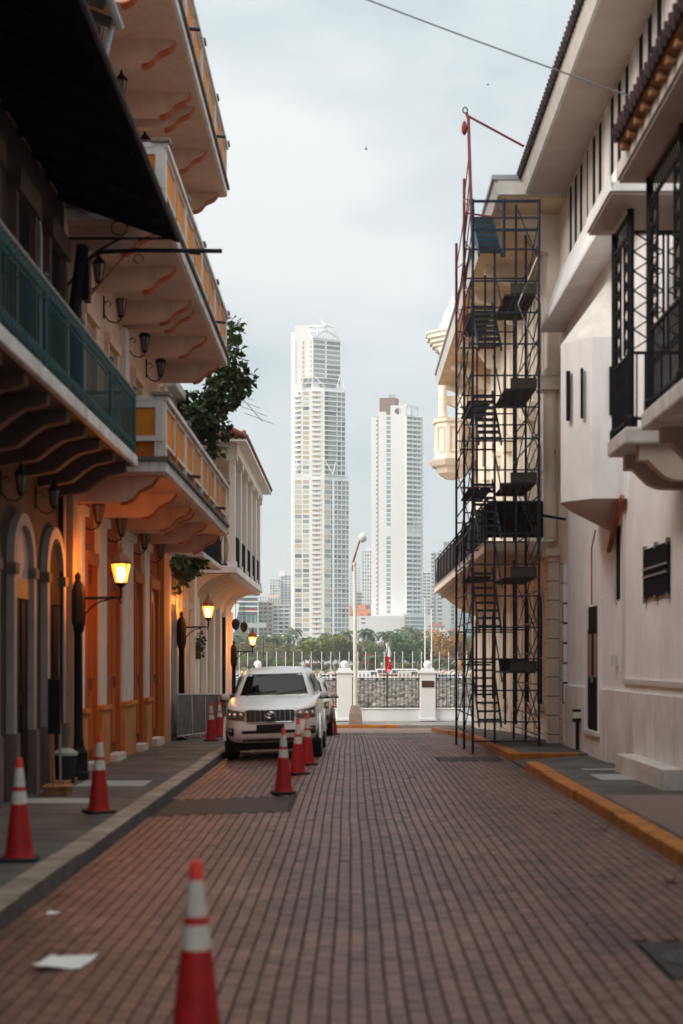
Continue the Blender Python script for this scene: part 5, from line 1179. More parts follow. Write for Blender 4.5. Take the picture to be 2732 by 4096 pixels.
for nm, lm, sd in (('green','leaf_dark',1),('mid','leaf_mid',2),('olive','leaf_olive',3),('orange','leaf_orange',4),('dry','leaf_dry',5)):
    PROTO[nm] = [tree_proto(sd*10+v, lm, 2600, .48, round_blobs(sd*10+v, 4.4, 3.6, 4.7, 13), 2.2, 4.0) for v in range(2)]
def tree(px, base, top, wpx, Y, kind, label, v=0):
    """px centre, rows of base and top in the photograph, width"""
    x = (px-VX)*Y/FPX; zt = CAMH+(VY-top)*Y/FPX; zb = CAMH+(VY-base)*Y/FPX; w = wpx*Y/FPX
    zg = lerp(-.45,.2,(Y-345)/175); t = thing('broadleaf_tree', label, 'tree', (x,Y,zg), 'trees along the coast road', local=True)
    s_ = (zt-zg)/8.3; sw = w/8.8
    a, b_ = PROTO[kind][v]; o = link('trunk', a, t); o.scale = (s_*.9,s_*.9,s_)
    o = link('crown', b_, t); o.scale = (sw,sw,s_)
T = [(1292,2690,2548,190,352,'olive','olive green tree nearest left of the white lamp post',0),(1392,2690,2556,110,356,'mid','mid green tree directly behind the white lamp post',1),
     (1640,2690,2540,190,354,'green','deep green round tree between flag and plaque pillar',0),(1478,2690,2572,120,360,'mid','low green tree just left of the hanging flag',1),(1560,2690,2580,110,372,'green','dark green tree behind the hanging flag',1),
     (1800,2690,2530,170,352,'orange','large rusty orange tree right of the plaque pillar',0),(1760,2690,2575,110,362,'orange','lower rusty orange tree directly over the plaque pillar ball',1),(1870,2690,2548,120,366,'olive','yellow green tree behind the scaffold legs',1),
     (990,2690,2625,90,350,'mid','small bright green tree beside the third street lamp',0),(1030,2670,2565,150,400,'dry','dry brown tree behind the third street lamp, in front',0),(1100,2670,2575,140,395,'dry','dry brown tree above the white car roof, left half',1),(1180,2670,2580,130,398,'dry','dry brown tree above the white car roof, right half',0),
     (960,2660,2530,120,440,'mid','green tree at the left edge of the gap, behind the lamp',1),(1075,2660,2545,140,445,'mid','green tree behind the dry trees, left of the tall tower',0),(1160,2660,2548,120,450,'green','dark green tree under the tall tower, left side',1),(1240,2660,2552,130,448,'mid','green tree under the tall tower, right side',1),
     (1330,2660,2540,120,452,'olive','olive tree behind the white lamp post, left of it',1),(1440,2660,2555,120,455,'olive','olive tree below the orange building',0),(1520,2660,2562,130,450,'dry','dry tree below the white podium',1),(1600,2660,2545,110,452,'mid','pale green tree below the glazed podium corner',0),
     (1700,2660,2530,120,455,'olive','olive tree behind the deep green tree, right of it',1),(1745,2660,2535,100,460,'mid','bluish green tree below the red roofs',1),(1850,2660,2520,130,462,'green','dark tree behind the rusty orange tree',0),(1130,2690,2630,90,352,'green','low dark shrub tree just over the car roof',0),(1060,2690,2632,80,350,'mid','low bush tree over the car roof, left',1),
     (905,2670,2560,110,420,'green','dark tree partly cut off by the colonnaded house',0),(1930,2670,2560,120,420,'mid','green tree hidden behind the cream house corner',1)]
for a in T: tree(*a)
for i in range(16):
    px = 940 + 62*i + rnd.uniform(-14,14); Y = rnd.uniform(346,350); x = (px-VX)*Y/FPX
    t = thing('low_shrub', 'low dark shrub at the foot of the trees along the rock bank', 'shrub', (x,Y,-.45), 'low shrubs under the trees', local=True); s_ = rnd.uniform(.26,.40)
    a, b_ = PROTO[rnd.choice(('green','mid','olive','dry'))][i % 2]; o = link('stem', a, t); o.scale = (s_*.6,s_*.6,s_*.6); o = link('foliage', b_, t); o.scale = (s_*1.5,s_*1.5,s_); t.rotation_euler = (0,0,i)
def palm_proto(seed):
    r = random.Random(seed); k = MB(); h = 8.5; lean = r.uniform(-.6,.6); k.tube([(0,0,-.3),(lean*.3,0,h*.4),(lean*.7,0,h*.75),(lean,0,h)], [.24,.19,.16,.14], 8); tm_ = k.mesh('trunk', 'bark_pale', True)
    c_ = MB()
    for f in range(15):
        a = 6.283*f/15 + r.uniform(-.2,.2); el = r.uniform(-.15,1.15); ln = r.uniform(2.3,3.1); d = Vector((math.cos(a),math.sin(a),0)); p = Vector((lean,0,h)); ang = el; side = Vector((-math.sin(a),math.cos(a),0))
        for s_ in range(8):
            q = p + (d*math.cos(ang)+Vector((0,0,math.sin(ang))))*ln/8; ll = .85*math.sin(math.pi*(s_+1.2)/9.5)+.1
            for sg in (-1,1):
                e1 = (p+q)/2 + side*sg*ll*.8 + (q-p)*.9 - Vector((0,0,ll*.55)); c_.add([p, q, e1], [(0,1,2)])
                e2 = q + side*sg*ll*.7 + (q-p)*.8 - Vector((0,0,ll*.6)); c_.add([(p+q)/2, q+(q-p)*.2, e2], [(0,1,2)])
            p = q; ang -= .24
    return tm_, c_.mesh('fronds', 'leaf_palm', fix=False)
PALM = [palm_proto(s_) for s_ in (1,2,3,4)]
words = ('first','second','third','fourth','fifth','sixth','seventh','eighth','ninth','tenth')
PL = [(1180,2500,430),(1150,2522,425),(1218,2540,420),(1378,2512,440),(1350,2530,432),(1450,2502,430),(1488,2518,436),(1538,2516,433),(1556,2528,440),(1588,2514,428),(1614,2508,436),(1650,2498,445),(1005,2520,420),(960,2528,415),(1060,2535,418),(930,2525,410),(1100,2528,424),(1470,2620,346),(1500,2618,348),(1755,2630,347),(1830,2625,346)]
for i, (px, top, Y) in enumerate(PL):
    x = (px-VX)*Y/FPX; zt = CAMH+(VY-top)*Y/FPX; zg = lerp(-.45,.2,(Y-345)/175); s_ = (zt-zg)/9.9
    side = 'left of the white lamp post' if px < 1400 else 'right of the white lamp post'
    nth = sorted([q[0] for q in PL if (q[0] < 1400) == (px < 1400)]).index(px); grp_n = len([q for q in PL if (q[0] < 1400) == (px < 1400)])
    lab = ('palm tree %s, %s palm from the left there' % (side, (words + ('eleventh','twelfth','thirteenth'))[nth]))
    t = thing('palm_tree', lab, 'palm tree', (x,Y,zg), 'palms along the bay', local=True); a, b_ = PALM[i % 4]
    sw = max(.8, s_) if Y > 400 else .75
    o = link('trunk', a, t); o.scale = (sw,sw,s_); o = link('fronds', b_, t); o.scale = (sw,sw,s_); t.rotation_euler = (0,0,i*1.1)
bo = thing('flowering_shrub', 'red flowering bush among trees right of the white lamp post', 'shrub', at(1478,2612,349)[:2] + (-.4,))
k = MB(); leaf_cloud(k, [(at(1478,2612,349)[0],349,2.6,1.6,1.4,1.6)], 500, .3, 9); k.build('flowers', 'bougain', bo, fix=False); k = MB(); k.tube([(at(1478,2612,349)[0],349,-.5),(at(1478,2612,349)[0],349,2.2)], .12, 6); k.build('stem', 'bark', bo)
# ------------------------------------------------------------------ the skyline
class Face:
    """an upright face from pixel column a (depth ya) to column b (depth yb)"""
    def __init__(s, a, ya, b, yb):
        s.a, s.b = a, b; s.p = Vector(((a-VX)*ya/FPX, ya)); q = Vector(((b-VX)*yb/FPX, yb)); s.len = (q-s.p).length; s.t = (q-s.p)/s.len; s.n = Vector((s.t.y, -s.t.x)); s.ang = math.atan2(s.t.y, s.t.x); s.Y = (ya+yb)/2
    def piece(s, name, m, parent, x0, x1, z0, z1, d0, d1):
        u0, u1 = (x0-s.a)/(s.b-s.a)*s.len, (x1-s.a)/(s.b-s.a)*s.len
        o = inst(name, m, parent, 0, u1-u0, 0, d1-d0, z0, z1); c = s.p + s.t*((u0+u1)/2) + s.n*((d0+d1)/2)
        o.location = (c.x, c.y, (z0+z1)/2); o.rotation_euler = (0,0,s.ang); return o
def mass(parent, name, pts, z0, z1, m, bevel=0):
    """pts: (pixel column, depth)"""
    k = MB(); k.prism([((px-VX)*y/FPX, y) for px, y in pts], z0, z1, 'z'); return k.build(name, m, parent, bevel=bevel)
rc = random.Random(21)
def pick(*ws): return rc.choices([w[0] for w in ws], [w[1] for w in ws])[0]
# tall white tower
Zt = lambda y, D=900.0: CAMH + (VY-y)*D/FPX
T1 = thing('tall_tower', 'tallest white residential tower with stepped sides and rooftop frame', 'tower', ((1280-VX)*900/FPX,900,-.5))
mass(T1, 'rear_slab', [(1179,902),(1251,902),(1251,925),(1179,925)], -1, Zt(1298), 'tower_white')
mass(T1, 'rear_shoulder', [(1164,904),(1178.9,904),(1178.9,925),(1164,925)], -1, Zt(1323), 'tower_white')
mass(T1, 'upper_block', [(1233,901.9),(1251,897.5),(1362,905),(1362,924),(1251.1,924)], Zt(1560), Zt(1353), 'tower_cool')
mass(T1, 'middle_block', [(1203,897),(1296,897),(1380,903),(1380,924),(1203,924)], Zt(1910), Zt(1554), 'tower_white')
mass(T1, 'lower_block', [(1172,896.5),(1296,896.5),(1394.5,903.6),(1394.5,925),(1172,925)], -1, Zt(1905), 'tower_white')
FF = Face(1172,896.5,1296,896.5); FM = Face(1203,897,1296,897); FR = Face(1296,896.5,1394.5,903.6); FRM = Face(1296,897,1380,903); FU = Face(1251,897.5,1362,905); FUL = Face(1233,901.9,1251,897.5); FA = Face(1179,902,1251,902)
fl_h = 19.62*900/FPX
# cooler sheets over the right-hand faces, their shade put into the colour
for (F_, x0, x1, z0, z1) in ((FR,1296,1394.5,-1,Zt(1905)),(FRM,1296,1380,Zt(1905)+.3,Zt(1554))): F_.piece('shade_facing', 'tower_cool', T1, x0, x1, z0, z1, 0, .12)
y = 1571.0; i = 0
while y < 2560:
    z1 = Zt(y); z0 = z1 - fl_h*.74; low = y > 1912; F_ = FF if low else FM
    if not (17 == i): F_.piece('window', pick(('win_sunset',5 if y < 2050 else 2),('win_pale',4),('win_grey',1+(y > 2000)*2),('win_dark',(y > 2150)*1.5+.2)), T1, 1212, 1236, z0+.2, z1, -.05, .06)
    if low: F_.piece('window', pick(('win_sunset',2),('win_pale',5),('win_grey',3),('win_dark',(y > 2150)*2)), T1, 1180, 1206.5, z0, z1+.1, -.05, .06)
    lg = F_.piece('loggia', 'loggia_warm', T1, 1248.6, 1280.5, z0-.1, z1+.15, -.05, .03); F_.piece('loggia_slab', 'tower_white', T1, 1247.5, 1281.5, z1+.15, z1+.55, .0, .9); F_.piece('loggia_parapet', 'tower_white', T1, 1248.6, 1280.5, z0-.1, z0+.75, .5, .7)
    F_.piece('loggia_door', pick(('win_sunset',3),('win_dark',1),('win_grey',2)), T1, 1264, 1268, z0+.7, z1-.3, .03, .08)
    if low:
        FR.piece('window', pick(('win_sunset',4 if y < 2080 else 1),('win_pale',3),('win_grey',3)), T1, 1298, 1322, z0-.1, z1+.1, .1, .18); FR.piece('window', 'win_dark', T1, 1323.5, 1327.5, z0, z1, .1, .19)
        for (a, b_) in ((1335.5,1347),(1350,1363.5),(1366,1380),(1383,1393)): FR.piece('loggia', pick(('loggia',5),('win_dark',1.3),('win_grey',2)), T1, a, b_, z0-.1, z1, .1, .16)
        FR.piece('floor_slab', 'tower_cool', T1, 1333.5, 1394.5, z1, z1+.75, .12, 1.0)
        for a in (1333.5,1347.6,1364,1381): FR.piece('fin', 'tower_cool', T1, a, a+2.0, z0-.1, z1, .12, .95)
    else:
        if y > 1560: FRM.piece('loggia', pick(('loggia',4),('win_grey',1),('win_dark',.5)) if i != 20 else 'win_blue', T1, 1298, 1344, z0-.1, z1+.1, .1, .16)
        FRM.piece('floor_slab', 'tower_cool', T1, 1296.3, 1380, z1+.1, z1+.80, .12, 1.2); FRM.piece('window', 'win_dark', T1, 1301, 1312, z0, z1, .15, .2)
        for (a, b_) in ((1348,1362),(1365,1379)): FRM.piece('loggia', pick(('loggia',4),('win_dark',3)), T1, a, b_, z0-.1, z1, .1, .16)
        for a in (1345,1362.5): FRM.piece('fin', 'tower_cool', T1, a, a+2.2, z0-.1, z1, .12, 1.1)
        k = MB(); X = lambda px, yy: (px-VX)*yy/FPX
        k.prism([(X(1175,899),902),(X(1178,899),899),(X(1192,897),897.4),(X(1203,896),896.6),(X(1203,896),902)], z0-.6, z0+.35, 'z'); k.build('side_balcony', 'tower_white', T1)
        inst('side_glazing', pick(('win_sunset',2),('win_grey',3)), T1, X(1192,899), X(1202,899), 898.4, 901, z0+.4, z1+.2)
    y += 19.62; i += 1
for j in range(9):
    z1 = Zt(1362.5+19.3*j); z0 = z1-2.05
    FU.piece('window', pick(('win_grey',4),('win_teal',.6),('win_dark',1.6)), T1, 1256, 1298.5, z0, z1, -.05, .06); FU.piece('window', pick(('win_grey',4),('win_dark',2)), T1, 1308, 1359.5, z0, z1, -.05, .06)
    for q in range(1,6): FU.piece('mullion', 'tower_cool', T1, 1256+7.1*q, 1256.7+7.1*q, z0, z1, .06, .10); FU.piece('mullion', 'tower_cool', T1, 1308+8.6*q, 1308.7+8.6*q, z0, z1, .06, .10)
    FUL.piece('window', 'win_sunset', T1, 1235, 1241, z0, z1, -.05, .06); FUL.piece('window', 'win_grey', T1, 1243, 1248, z0, z1, -.05, .06)
    FA.piece('window', 'win_sunset', T1, 1209.5, 1217.5, z0-.1, z1, -.05, .06); FA.piece('slit', 'loggia_warm', T1, 1180, 1187, z0-.3, z1, -.05, .05)
def rod(parent, name, p, q, w, m='tower_white'):
    k = MB(); k.bar(at(*p), at(*q), w); return k.build(name, m, parent)
for p, q in (((1249.5,1353,897.5),(1236,1326,901)),((1361,1353,905),(1336,1332,905)),((1253,1352,897),(1301,1321,899)),((1355,1353,905),(1301,1321,899)),((1236,1305,902),(1301,1302,897)),((1301,1302,897),(1286,1285,905)),((1236,1305,902),(1286,1285,905)),((1336,1312,906),(1286,1285,905)),((1301,1302,897),(1336,1312,906)),((1236,1325,902),(1301,1320,897)),((1269,1351,898),(1269,1305,899)),((1301,1352,898.5),(1301,1302,898.5)),((1336,1352,904),(1336,1312,904)),((1319,1312,905),(1319,1352,905)),((1286,1285,905),(1286,1272,905))): rod(T1, 'roof_frame', p, q, .75 if q[1] != 1272 else .2)
for p, q in (((1252,1499,896.8),(1302,1549,896.2)),((1250,1499,896.8),(1208,1553,896.2)),((1361,1500,904.5),(1347,1552,901)),((1362,1500,905),(1378,1555,902.5)),((1215,1508,899),(1203,1556,897)),((1302,1843,896.4),(1331,1897,895.8)),((1344,1845,900),(1331,1897,895.8)),((1380,1845,903),(1394,1904,903)),((1203,1853,897),(1182,1902,896)),((1190,1850,898),(1177,1902,897))): rod(T1, 'diagonal_strut', p, q, .45)
mass(T1, 'terrace_storey', [(1206,899.5),(1251,899),(1300,899.5),(1345,903),(1345,915),(1206,915)], Zt(1554), Zt(1512), 'win_grey')
for yy in (1533,1512): mass(T1, 'terrace_slab', [(1205,898.6),(1252,898),(1300,898.6),(1349,902.2),(1349,915),(1205,915)], Zt(yy)-.5, Zt(yy), 'tower_white')
# second tower
Z2 = lambda y: CAMH + (VY-y)*1000.0/FPX
T2 = thing('plain_tower', 'white slab tower with round roof opening and brown brick top', 'tower', ((1590-VX)*1000/FPX,1000,-.5))
mass(T2, 'main_slab', [(1514,1000),(1622,1000),(1690,1006.5),(1666,1030),(1514,1030)], -1, Z2(1660), 'tower_white')
mass(T2, 'left_slab', [(1485,1001.5),(1513.9,1001.5),(1513.9,1028),(1485,1028)], -1, Z2(1667), 'tower_white')
mass(T2, 'parapet_step', [(1514,1000),(1545,1000),(1545,1004),(1514,1004)], Z2(1660), Z2(1647.5), 'tower_white')
def plate_hole(parent, name, px0, px1, y0, y1, pc, yc, rpx, D, th, m):
    k = MB(); n = 32; cx, cz, r = (pc-VX)*D/FPX, CAMH+(VY-yc)*D/FPX, rpx*D/FPX; X0, X1, Z0_, Z1_ = (px0-VX)*D/FPX, (px1-VX)*D/FPX, CAMH+(VY-y0)*D/FPX, CAMH+(VY-y1)*D/FPX
    inn, out = [], []
    for i in range(n):
        a = 2*math.pi*i/n; c_, s_ = math.cos(a), math.sin(a); inn.append((cx+r*c_, cz+r*s_)); f = 1e9
        if c_ > 1e-6: f = min(f, (X1-cx)/c_)
        if c_ < -1e-6: f = min(f, (X0-cx)/c_)
        if s_ > 1e-6: f = min(f, (Z1_-cz)/s_)
        if s_ < -1e-6: f = min(f, (Z0_-cz)/s_)
        out.append((cx+f*c_, cz+f*s_))
    for i in range(n):
        j = (i+1)%n; q = [inn[i],inn[j],out[j],out[i]]; k.add([(a,yy,b_) for yy in (D,D+th) for a,b_ in q], [(0,1,2,3),(7,6,5,4),(0,4,5,1),(2,6,7,3)])
    # the four corner pieces that the fan leaves open
    for (xx, zz) in ((X0,Z0_),(X1,Z0_),(X1,Z1_),(X0,Z1_)):
        best = sorted(range(n), key=lambda i: (out[i][0]-xx)**2+(out[i][1]-zz)**2)[:2]; q = [out[best[0]], out[best[1]], (xx,zz)]; k.add([(a,yy,b_) for yy in (D,D+th) for a,b_ in q], [(0,1,2),(5,4,3),(0,3,4,1),(1,4,5,2),(2,5,3,0)])
    return k.build(name, m, parent)
plate_hole(T2, 'parapet_wall', 1562, 1622, 1660, 1621.5, 1592, 1644, 13, 1000, 3, 'tower_white')
mass(T2, 'roof_box', [(1595.5,1008),(1618,1008),(1618,1024),(1595.5,1024)], Z2(1660), Z2(1636), 'tower_cool')
bb = mass(T2, 'brick_box', [(1518,1006),(1579.5,1005),(1595,1009),(1595,1024),(1518,1024)], Z2(1660), Z2(1586), 'brick_tower'); FB_ = Face(1518,1006,1579.5,1005); FBs = Face(1579.5,1005,1595,1009)
for j in range(16): z = Z2(1586+4.6*j); FB_.piece('brick_joint', 'brick_tower_line', bb, 1518, 1579.5, z-.12, z+.06, .0, .08); FBs.piece('brick_joint', 'brick_tower_line', bb, 1579.5, 1595, z-.1, z+.04, .0, .06)
for j in range(11): FB_.piece('brick_joint', 'brick_tower_line', bb, 1518+5.9*j, 1518.9+5.9*j, Z2(1660), Z2(1586), .0, .07)
for yy in (1616,1637): FB_.piece('brick_window', 'win_dark', bb, 1551, 1563, Z2(yy+6.5), Z2(yy-6.5), .0, .2)
for j in range(5): k = MB(); p = at(1557+5.3*j, 1586, 1012); k.tube([(p[0],1012,p[2]-1),(p[0],1012,p[2]+1.3)], .38, 10); k.ball((p[0],1012,p[2]+1.3),.38,10,6); k.build('roof_pipe', 'far_grey', T2, smooth=True)
F2 = Face(1514,1000,1622,1000); F2R = Face(1622,1000,1690,1006.5); F2L = Face(1485,1001.5,1513.9,1001.5)
k = 0; y = 1667.0
while y < 2455:
    z1 = Z2(y); z0 = z1-2.15; blank = 2105 < y < 2128
    if not blank:
        F2.piece('window', pick(('win_teal',5),('win_dark',3),('win_grey',1)), T2, 1546.5, 1562, z0, z1, -.05, .05)
        for q in (5.2,10.3): F2.piece('mullion', 'tower_white', T2, 1546.5+q-.5, 1546.5+q+.3, z0, z1, .05, .10)
        F2.piece('transom', 'tower_white', T2, 1546.5, 1562, z0+.95, z0+1.12, .05, .10)
    F2L.piece('loggia', 'brown_door', T2, 1511, 1513.8, z0-.2, z1, -.05, .06); F2L.piece('loggia_slab', 'brown_door', T2, 1502, 1513.8, z1+.0, z1+.22, .0, .15); F2L.piece('loggia_clutter', pick(('plank',2),('brown_door',2)), T2, 1504+rc.uniform(0,3), 1512, z0-.6, z0+.15, .0, .2)
    for (a, b_) in ((1624,1646.5),(1649,1664),(1667,1679)):
        if not (2070 < y < 2112 and a > 1640) and not blank: F2R.piece('loggia', pick(('loggia',6),('win_grey',2)), T2, a, b_, z0-.5, z1, -.05, .06); F2R.piece('window', pick(('win_grey',2),('win_dark',2)), T2, a+1, a+(b_-a)*.45, z0-.2, z1-.2, .06, .12)
        if not blank: F2R.piece('parapet', 'tower_cool', T2, a, b_, z0-.6, z0+.35, .9, 1.05)
    F2R.piece('floor_slab', 'tower_cool', T2, 1622, 1689.5, z1, z1+.55, .0, 1.6 if not blank else .4); F2R.piece('end_parapet', 'far_white', T2, 1680, 1690.5, z0-.5, z0+.5, .8, 1.5)
    for a in (1622,1646.8,1664.5): F2R.piece('fin', 'tower_cool', T2, a, a+2.2, z0-.6, z1, .0, 1.3)
    y += 18.42
for p, q in (((1622,1622,1000),(1673,1633,1006)),((1673,1633,1006),(1673,1660,1006)),((1649,1628,1003),(1649,1660,1003)),((1633,1625,1001),(1633,1660,1001))): rod(T2, 'roof_frame', p, q, 1.6, 'tower_cool')
mass(T2, 'roof_storey', [(1623,1001),(1673,1006),(1673,1020),(1623,1020)], Z2(1660), Z2(1655), 'tower_white')
P2 = thing('tower_podium', 'plain white podium with small windows at the slab tower foot', 'building', ((1550-VX)*980/FPX,980,-.5))
Z3 = lambda y: CAMH + (VY-y)*980/FPX
mass(P2, 'wall', [(1398,980),(1618,980),(1618,998),(1398,998)], -1, Z3(2464), 'tower_white'); mass(P2, 'corner_wall', [(1618.1,980),(1699,984),(1699,998),(1618.1,998)], -1, Z3(2456), 'tower_cool')
FP = Face(1398,980,1618,980); FPc = Face(1618.1,980,1699,984)
for yy in (2472,2489): FP.piece('window', 'win_dark', P2, 1445, 1461, Z3(yy+6), Z3(yy), -.05, .06)
for j in range(5):
    for (a, b_) in ((1620,1638),(1641,1697)): FPc.piece('window', 'far_glass' if j > 1 else 'win_grey', P2, a, b_, Z3(2478+16*j), Z3(2468+16*j), -.05, .06)
# other buildings: name, label, columns, rows of top and base, depth, materials, storeys, window columns
def block(name, label, x0, x1, yt, yb, D, m, wm, rows, cols, dep=18, gap=.35, slab=None, ang=0.0, wf=.6):
    t = thing(name, label, 'building', (((x0+x1)/2-VX)*D/FPX, D, -.5)); zt = CAMH+(VY-yt)*D/FPX; zb = CAMH+(VY-yb)*D/FPX; dY = ang*(x1-x0)*D/FPX
    mass(t, 'wall', [(x0,D),(x1,D+dY),(x1,D+dep),(x0,D+dep)], -1, zt, m); F_ = Face(x0,D,x1,D+dY); h = (zt-zb)/rows
    for j in range(rows):
        z1 = zt - h*(j+.25); z0 = z1 - h*wf
        for c_ in range(cols):
            a = lerp(x0, x1, (c_+gap/2)/cols); b_ = lerp(x0, x1, (c_+1-gap/2)/cols); F_.piece('window', rc.choice(wm), t, a, b_, z0, z1, -.05, .08)
        if slab: F_.piece('floor_slab', slab, t, x0-.5, x1+.5, z1+.05*h, z1+.28*h, .0, 1.0)
    return t, F_
block('beige_block', 'beige mid rise with stacked balconies left of the tall tower', 1034, 1090, 2408, 2560, 720, 'far_beige', ['win_dark','win_grey'], 9, 3, slab='far_beige', wf=.5)
block('balcony_block', 'grey balcony mid rise joined right of the beige block', 1090, 1158, 2420, 2565, 724, 'far_white', ['win_dark','win_grey','loggia'], 9, 3, slab='tower_white', wf=.55)
t, F_ = block('chimney_block', 'pinkish block with upright louvres above the beige mid rise', 1072, 1118, 2380, 2430, 745, 'far_beige', ['win_grey'], 1, 5, wf=.6)
block('slim_high_rise', 'white slim high rise with many balconies far behind beige block', 1079, 1122, 2317, 2430, 1100, 'far_white', ['win_grey','loggia','win_dark'], 11, 4)
t, F_ = block('stepped_high_rise', 'white high rise with boxed roof, left shoulder of the tall tower', 1122, 1166, 2300, 2430, 1110, 'tower_cool', ['win_grey','loggia'], 12, 3)
mass(t, 'roof_box', [(1116,1108),(1140,1108),(1140,1125),(1116,1125)], CAMH+(VY-2305)*1108/FPX, CAMH+(VY-2281)*1108/FPX, 'tower_white')
block('distant_low_rise', 'low pale buildings on the horizon between glass tiers and high rise', 1026, 1082, 2384, 2430, 1350, 'far_white', ['win_grey','far_grey'], 4, 5)
# tiered glass building with coloured balustrades and a leaning white end wall
tg = thing('tiered_glass_block', 'glass block with colourful balcony tiers and leaning white end wall', 'building', ((975-VX)*700/FPX,700,-.5)); Zg = lambda y: CAMH+(VY-y)*700/FPX
mass(tg, 'wall', [(925,702),(1030,704),(1030,720),(925,720)], -1, Zg(2360), 'far_glass'); Fg = Face(925,702,1030,704)
for j in range(5):
    yy = 2366+19*j; Fg.piece('floor_slab', 'tower_white', tg, 938-4*j, 1030+1.2*j, Zg(yy+5), Zg(yy), 0, 2.5); Fg.piece('balustrade', ('win_teal','flag_red','win_teal','leaf_olive','win_teal')[j], tg, 940-4*j, 975, Zg(yy), Zg(yy-5), 2.2, 2.4); Fg.piece('balustrade', ('flag_red','win_teal','brown_door','win_teal','flag_red')[j], tg, 980, 1028, Zg(yy), Zg(yy-5), 2.2, 2.4)
for j in range(5): Fg.piece('pillar', 'far_grey', tg, 950+17*j, 954+17*j, Zg(2500), Zg(2461), .1, 1.5)
k = MB(); k.add([at(x,y_,D) for D in (698,712) for x,y_ in ((900,2415),(958,2415),(938,2530),(900,2530))], [(0,1,2,3),(7,6,5,4),(0,4,5,1),(1,5,6,2),(2,6,7,3),(3,7,4,0)]); k.build('leaning_wall', 'tower_white', tg)
Fg.piece('wall_slit', 'win_dark', tg, 925, 940, Zg(2486), Zg(2480), 4.1, 4.4)
mass(tg, 'front_box', [(985,698),(1065,698),(1065,702),(985,702)], Zg(2512), Zg(2492), 'far_grey'); mass(tg, 'front_posts', [(990,699),(996,699),(996,701),(990,701)], -1, Zg(2508), 'far_grey')
block('hazy_tower', 'pale bluish hazy tower behind the white lamp post', 1398, 1440, 2268, 2450, 1700, 'tower_cool', ['loggia','far_grey'], 18, 4)
block('grey_office', 'dark grey banded office block beside the hazy tower', 1421, 1449, 2368, 2450, 1300, 'far_grey', ['win_dark'], 6, 1, gap=.1, wf=.5)
t, F_ = block('white_balcony_tower', 'white tower with small square windows just left of the slab tower', 1447, 1488, 2200, 2450, 1250, 'far_white', ['win_grey','win_dark','loggia'], 18, 4, gap=.5)
mass(t, 'roof_box', [(1464,1252),(1487,1252),(1487,1266),(1464,1266)], CAMH+(VY-2202)*1250/FPX, CAMH+(VY-2188)*1250/FPX, 'far_white')
og = thing('orange_block', 'low orange building with arched windows below the slab tower', 'building', ((1440-VX)*1010/FPX,1010,-.5)); Zo = lambda y: CAMH+(VY-y)*1010/FPX
mass(og, 'wall', [(1398,1010),(1484,1010),(1484,1030),(1398,1030)], -1, Zo(2437), 'far_orange'); mass(og, 'upper_wall', [(1433,1012),(1462,1012),(1462,1028),(1433,1028)], Zo(2437), Zo(2419), 'far_orange'); mass(og, 'side_block', [(1462.5,1013),(1480,1013),(1480,1028),(1462.5,1028)], Zo(2437), Zo(2419), 'far_roof'); mass(og, 'side_wall', [(1398,1011),(1409,1011),(1409,1028),(1398,1028)], Zo(2437), Zo(2421), 'far_orange')
Fo = Face(1398,1010,1484,1010)
for (a, b_, c, e1) in ((1437,1458,2436,2434),(1398,1484,2438,2436.5)): Fo.piece('trim', 'far_beige', og, a, b_, Zo(c), Zo(e1), 0, .5)
for (a, b_) in ((1404,1412),(1446,1451),(1469,1485)):
    k = MB(); cx = ((a+b_)/2-VX)*1010/FPX; hw_ = (b_-a)/2*1010/FPX; zz = Zo(2462); k.prism([(cx-hw_,zz),(cx+hw_,zz)] + [(cx+hw_*math.cos(q*math.pi/8), zz+.7+hw_*.7*math.sin(q*math.pi/8)) for q in range(9)], 1009.8, 1010.2, 'y'); k.build('arched_window', 'win_dark', og)
t, F_ = block('striped_tower', 'white tower with dark window stripes behind the scaffold', 1723, 1772, 2210, 2500, 1050, 'tower_white', ['win_dark','win_grey'], 18, 2, gap=.3, wf=.42)
for (xa, xb, m_) in ((1735,1741,'far_grey'),(1772.3,1803,'tower_white')): F_.piece('wall_strip', m_, t, xa, xb, -1, CAMH+(VY-2212)*1050/FPX, .1, .5)
mass(t, 'roof_box', [(1757,1052),(1774,1052),(1774,1064),(1757,1064)], CAMH+(VY-2210)*1050/FPX, CAMH+(VY-2199)*1050/FPX, 'far_grey'); mass(t, 'roof_tank_house', [(1774.1,1052),(1818,1052),(1818,1064),(1774.1,1064)], CAMH+(VY-2210)*1050/FPX, CAMH+(VY-2166)*1050/FPX, 'far_grey')
block('striped_tower_wing', 'right wing of white striped tower, seen through the scaffold', 1803, 1850, 2215, 2500, 1056, 'far_white', ['win_dark','win_grey','loggia'], 18, 3, gap=.4, wf=.45)
block('cream_stepped_tower', 'cream tower with dark floor bands right of the slab tower', 1690, 1723, 2290, 2460, 1300, 'far_white', ['win_grey','loggia'], 13, 2, slab='far_white')
block('glass_block', 'teal glazed block low behind the scaffold', 1851, 1900, 2400, 2540, 900, 'far_glass', ['win_teal','win_grey','far_glass'], 8, 3)
